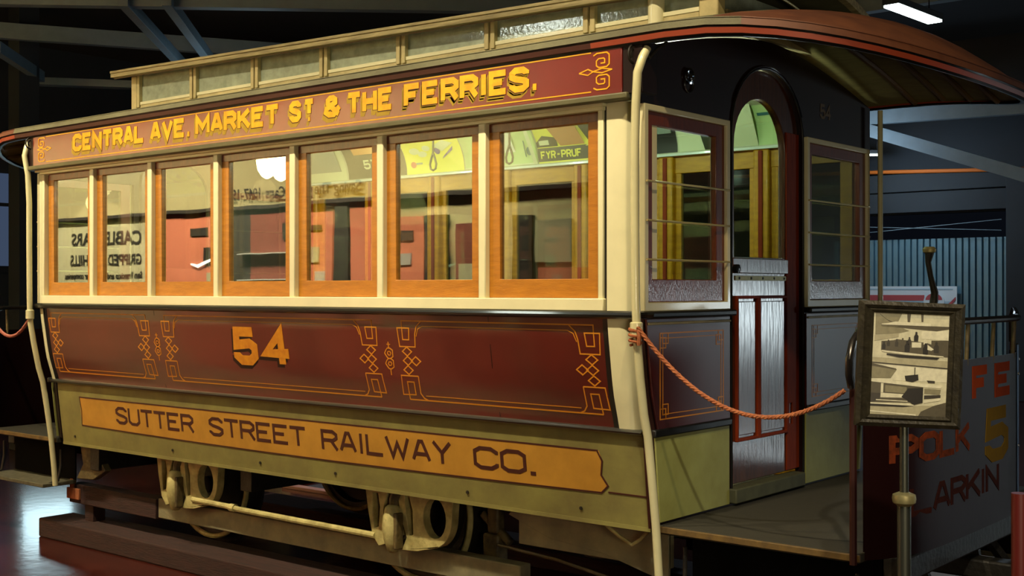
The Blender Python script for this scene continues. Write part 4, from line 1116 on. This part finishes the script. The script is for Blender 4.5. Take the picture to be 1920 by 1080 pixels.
fluo((-4.42, -3.97, 4.2), .62, 0, 'fluorescent lamp mirrored in the clerestory glass', .2, emis('fluorescent glow mirrored', '#f4fff0', 30), .085)
# dark glossy display plinth seen under the car
pl = B('display_plinth', mat('glossy dark plinth', '#0e1014', .12, coat=.6), None, (-8.2, -5.2, 2.6, 3.4, 0, .42), bevel=.01)
tag(pl, 'low dark glossy plinth on the floor beyond the car, seen beneath its left end', 'plinth')
kb = B('lit_floor_strip', mat('pale pink lit floor', '#caa79c', .5), None, (-5.2, -3.2, 2.5, 2.58, 0, .03), bevel=.005)  # pale colour stands in for the lit floor beyond the car
tag(kb, 'pale strip standing in for lit floor, seen under the car between the wheels', 'lit floor')
mt = MB().prism([(.0, 2.7, .001), (1.8, 3.4, .001), (1.6, 5.2, .001), (-.6, 4.2, .001)], (0, 0, .006)).build('floor_patch', mat('pale grey floor patch', '#a8a09c', .7, var=.2), None)  # flat pale patch laid on the floor
tag(mt, 'pale grey patch on the floor beyond the dash, bottom right', 'floor patch')

# ------------------------------------------------------------------ exhibit wall (stands on the camera side, mirrored in the car windows)
YW = -4.94
struct(MB().box(-15, 7, -5.3, -5.14, 0, 5.4).build('wall_front', M['wall'], None))
ex = empty('exhibit_wall', (-9, YW, 0), 'long cream exhibit wall with salmon panels, mirrored in the car windows', 'display wall')
MB().box(-15, -2.6, YW-.1, YW, 0, 3.75).build('wall_board', M['exwall'], ex)
def pnl(name, x0, x1, z0, z1, m, d=.03): return MB().box(x0, x1, YW, YW+d, z0, z1).build(name, m, ex)
pnl('rail', -15, -2.6, 2.585, 2.625, M['exdark'], .08)
pnl('salmon_panel', -10.6, -9.35, .3, 2.58, M['salmon'])
pnl('dark_opening', -9.25, -8.75, 0, 2.58, M['exdark'])
pnl('mauve_panel', -8.75, -7.95, .3, 2.58, M['purple'])
pnl('salmon_panel', -7.95, -7.33, .3, 2.5, M['salmon'])
pnl('dark_panel', -7.28, -7.06, .0, 2.55, M['exdark'], .05)
pnl('pale_salmon_panel', -7.04, -6.66, .2, 2.6, M['salmon2'])
pnl('salmon_panel', -6.5, -5.95, .3, 2.4, M['salmon'])
pnl('dark_panel', -5.92, -5.6, .0, 2.4, M['exdark'], .05)
pnl('mauve_panel', -5.5, -5.0, .3, 2.3, M['purple'])
pnl('dark_panel', -4.75, -4.5, .0, 2.35, M['exdark'], .05)
pnl('grey_panel', -4.48, -4.05, 1.9, 2.3, M['exgrey'])
pnl('salmon_panel', -4.45, -3.7, .3, 1.85, M['salmon'])
pnl('dark_panel', -3.6, -3.2, .0, 2.3, M['exdark'], .05)
pnl('text_panel', -13.3, -10.75, 1.35, 2.5, M['exgrey'])
for x0, x1, z0, z1, m in ((-9.9, -9.55, 2.3, 2.4, M['exdark']), (-9.62, -9.45, 1.95, 2.15, M['ink']), (-9.95, -9.83, 1.5, 1.68, M['ink']), (-9.8, -9.5, 1.5, 1.68, M['exgrey']), (-9.55, -9.42, 1.7, 1.85, M['exgrey']),
                          (-7.8, -7.5, 2.3, 2.36, M['ink']), (-7.85, -7.55, 1.95, 2.12, M['exgrey']), (-7.6, -7.45, 1.4, 1.85, M['white']), (-7.85, -7.65, 1.35, 1.75, M['ochre']), (-8.15, -8.0, 2.2, 2.4, M['ink']),
                          (-6.4, -6.1, 2.15, 2.25, M['ink']), (-6.35, -6.12, 1.9, 2.02, M['white']), (-6.42, -6.3, 1.6, 1.8, M['white']), (-6.2, -6.05, 1.55, 1.7, M['exgrey']), (-5.45, -5.1, 1.6, 1.9, M['exgrey'])):
    pnl('print', x0, x1, z0, z1, m, .045)
for z in (2.05, 1.75):
    pnl('shelf', -8.9, -7.98, z, z+.012, M['white'], .12)
def wall_text(tx, xr, z, size, m=M['ink'], wide=1.0):
    cu = bpy.data.curves.new('wall_text', 'FONT'); cu.body = tx; cu.size = size; cu.extrude = .002; cu.offset = .004*size/.2
    o = bpy.data.objects.new('wall_text', cu); COL.objects.link(o)
    me = bpy.data.meshes.new_from_object(o.evaluated_get(bpy.context.evaluated_depsgraph_get()))
    bpy.data.objects.remove(o)
    me.transform(Matrix.Scale(wide, 4, (1, 0, 0)))
    me.transform(Matrix.Translation((xr, YW+.036, z)) @ Matrix.Rotation(PI, 4, 'Z') @ Matrix.Rotation(PI/2, 4, 'X'))
    me.materials.clear(); me.materials.append(m)
    o = bpy.data.objects.new('wall_text', me); COL.objects.link(o); o.parent = ex
wall_text('Saving The Cable Cars 1947-1954', -6.86, 2.70, .175)
wall_text('CABLE CARS', -10.95, 2.24, .24, wide=1.25)
wall_text('GRIPPED THE HILLS', -10.95, 1.97, .2)
wall_text('San Francisco and its cable car companies', -10.95, 1.79, .11)
wall_text('Clay Street  Sutter Street  California Street', -10.95, 1.63, .1)
keep(ex)
hv = MB().tube([(-9.9, YW+.045, 1.95), (-9.75, YW+.045, 1.93), (-9.6, YW+.045, 1.97), (-9.4, YW+.045, 2.02)], [.012, .022, .02, .012], 8).build('display_light', emis('warm display light strip', '#fff0d0', 8), None)
tag(hv, 'short bright display light on the salmon exhibit panel, mirrored in the third window', 'lamp')

# ------------------------------------------------------------------ lights
def area(name, loc, target, size, power, col, sy=None, spread=None):
    l = bpy.data.lights.new(name, 'AREA'); l.energy = power; l.color = lin(col)[:3]; l.size = size
    if sy: l.shape = 'RECTANGLE'; l.size_y = sy
    if spread: l.spread = math.radians(spread)
    o = bpy.data.objects.new(name, l); COL.objects.link(o); o.location = loc
    o.rotation_euler = (Vector(target)-Vector(loc)).to_track_quat('-Z', 'Y').to_euler(); return o
def point(name, loc, power, col, r=.05):
    l = bpy.data.lights.new(name, 'POINT'); l.energy = power; l.color = lin(col)[:3]; l.shadow_soft_size = r
    o = bpy.data.objects.new(name, l); COL.objects.link(o); o.location = loc; return o
def spot(name, loc, target, power, col, ang=60, blend=.6, r=.06):
    l = bpy.data.lights.new(name, 'SPOT'); l.energy = power; l.color = lin(col)[:3]; l.spot_size = math.radians(ang); l.spot_blend = blend; l.shadow_soft_size = r
    o = bpy.data.objects.new(name, l); COL.objects.link(o); o.location = loc
    o.rotation_euler = (Vector(target)-Vector(loc)).to_track_quat('-Z', 'Y').to_euler(); return o
WARM = '#ffecc6'
for x in (-5.2, -3.9, -2.6, -1.3, .0):
    spot('track_spot', (x, -2.0, 4.75), (x-.1, .0, 1.7), 420, WARM, 62, .9)
# wall washers for the exhibit wall
for x in (-13, -11, -9, -7.4, -6.0):
    area('wall_washer', (x, YW+1.5, 4.4), (x, YW, 2.0), .9, 175, '#ffe6b8', .3, 110)
spot('rear_floor_fill', (-4.4, 3.4, 4.6), (-4.6, 2.75, 0), 260, '#ffd8c8', 30, .5)  # added spot without a fixture, brightens the floor behind the car
# lamps inside the car
for x in (-3.7, -2.6, -1.5, -.5):
    point('car_lamp', (x, 1.1, 2.62), 20, '#f4ffe4', .05)
point('car_globe', (-3.56, 1.0, 2.30), 6, '#ffd090', .07)
# hall lamps on the rear side, fluorescents and added fills
area('hall_fluorescent', (-1.64, 7.05, 4.17), (-1.64, 7.05, 0), .9, 60, '#cfe8ff', .15)
area('rear_fluorescent', (-4.6, 13.0, 3.6), (-4.2, 14.5, 1.8), .6, 26, '#cfeaff', .2)
area('brace_fluorescent', (-4.4, 11.2, 3.4), (-3.4, 12, 4.0), .4, 14, '#cfeaff', .2)
area('side_fluorescent', (-4.42, -3.97, 4.17), (-4.42, -3.5, 0), .6, 30, '#f0fff0', .2)
area('camera_side_fill', (3.9, -3.6, 1.5), (.3, .8, 1.8), 1.2, 42, '#ffe9c4', .5)  # added fill for hood underside and bulkhead, no lamp stands there
spot('sign_fill', (2.9, -3.2, 4.6), (1.3, -.45, 1.4), 450, '#fff6e4', 26, .5)  # added spot without a fixture, brightens the framed picture
spot('platform_fill', (2.2, -2.2, 4.9), (.2, .8, 1.2), 210, '#ffe2b0', 50, .8)  # added spot without a fixture, brightens far pole and deck
area('left_hall_lamp', (-9, 5.0, 3.6), (-9, 4.5, 5.0), 1.5, 6, '#b8d8e8', .4)

w = bpy.data.worlds.new('World'); S.world = w; w.use_nodes = True
w.node_tree.nodes['Background'].inputs[0].default_value = lin('#3a4254'); w.node_tree.nodes['Background'].inputs[1].default_value = .05

# ------------------------------------------------------------------ camera
f_, yaw, pit, rol = 2295.33, math.radians(39.788), math.radians(.021), math.radians(-.0588)
F = Vector((-math.sin(yaw)*math.cos(pit), math.cos(yaw)*math.cos(pit), math.sin(pit)))
R = Vector((math.cos(yaw), math.sin(yaw), 0)); U = R.cross(F)
R2 = R*math.cos(rol)+U*math.sin(rol); U2 = -R*math.sin(rol)+U*math.cos(rol)
cd = bpy.data.cameras.new('camera'); cam = bpy.data.objects.new('camera', cd); COL.objects.link(cam)
cd.sensor_width = 36; cd.lens = f_*36/1920; cd.clip_start = .05; cd.clip_end = 100
m3 = Matrix((R2, U2, -F)).transposed().to_4x4(); m3.translation = Vector((2.7687, -4.07997, 1.65313)); cam.matrix_world = m3
S.camera = cam
S.view_settings.view_transform = 'Standard'; S.view_settings.look = 'None'
S.view_settings.exposure = .12; S.view_settings.gamma = 1; S.view_settings.use_curve_mapping = False
S.cycles.max_bounces = 10; S.cycles.transparent_max_bounces = 16; S.cycles.sample_clamp_indirect = 4; S.cycles.caustics_reflective = False
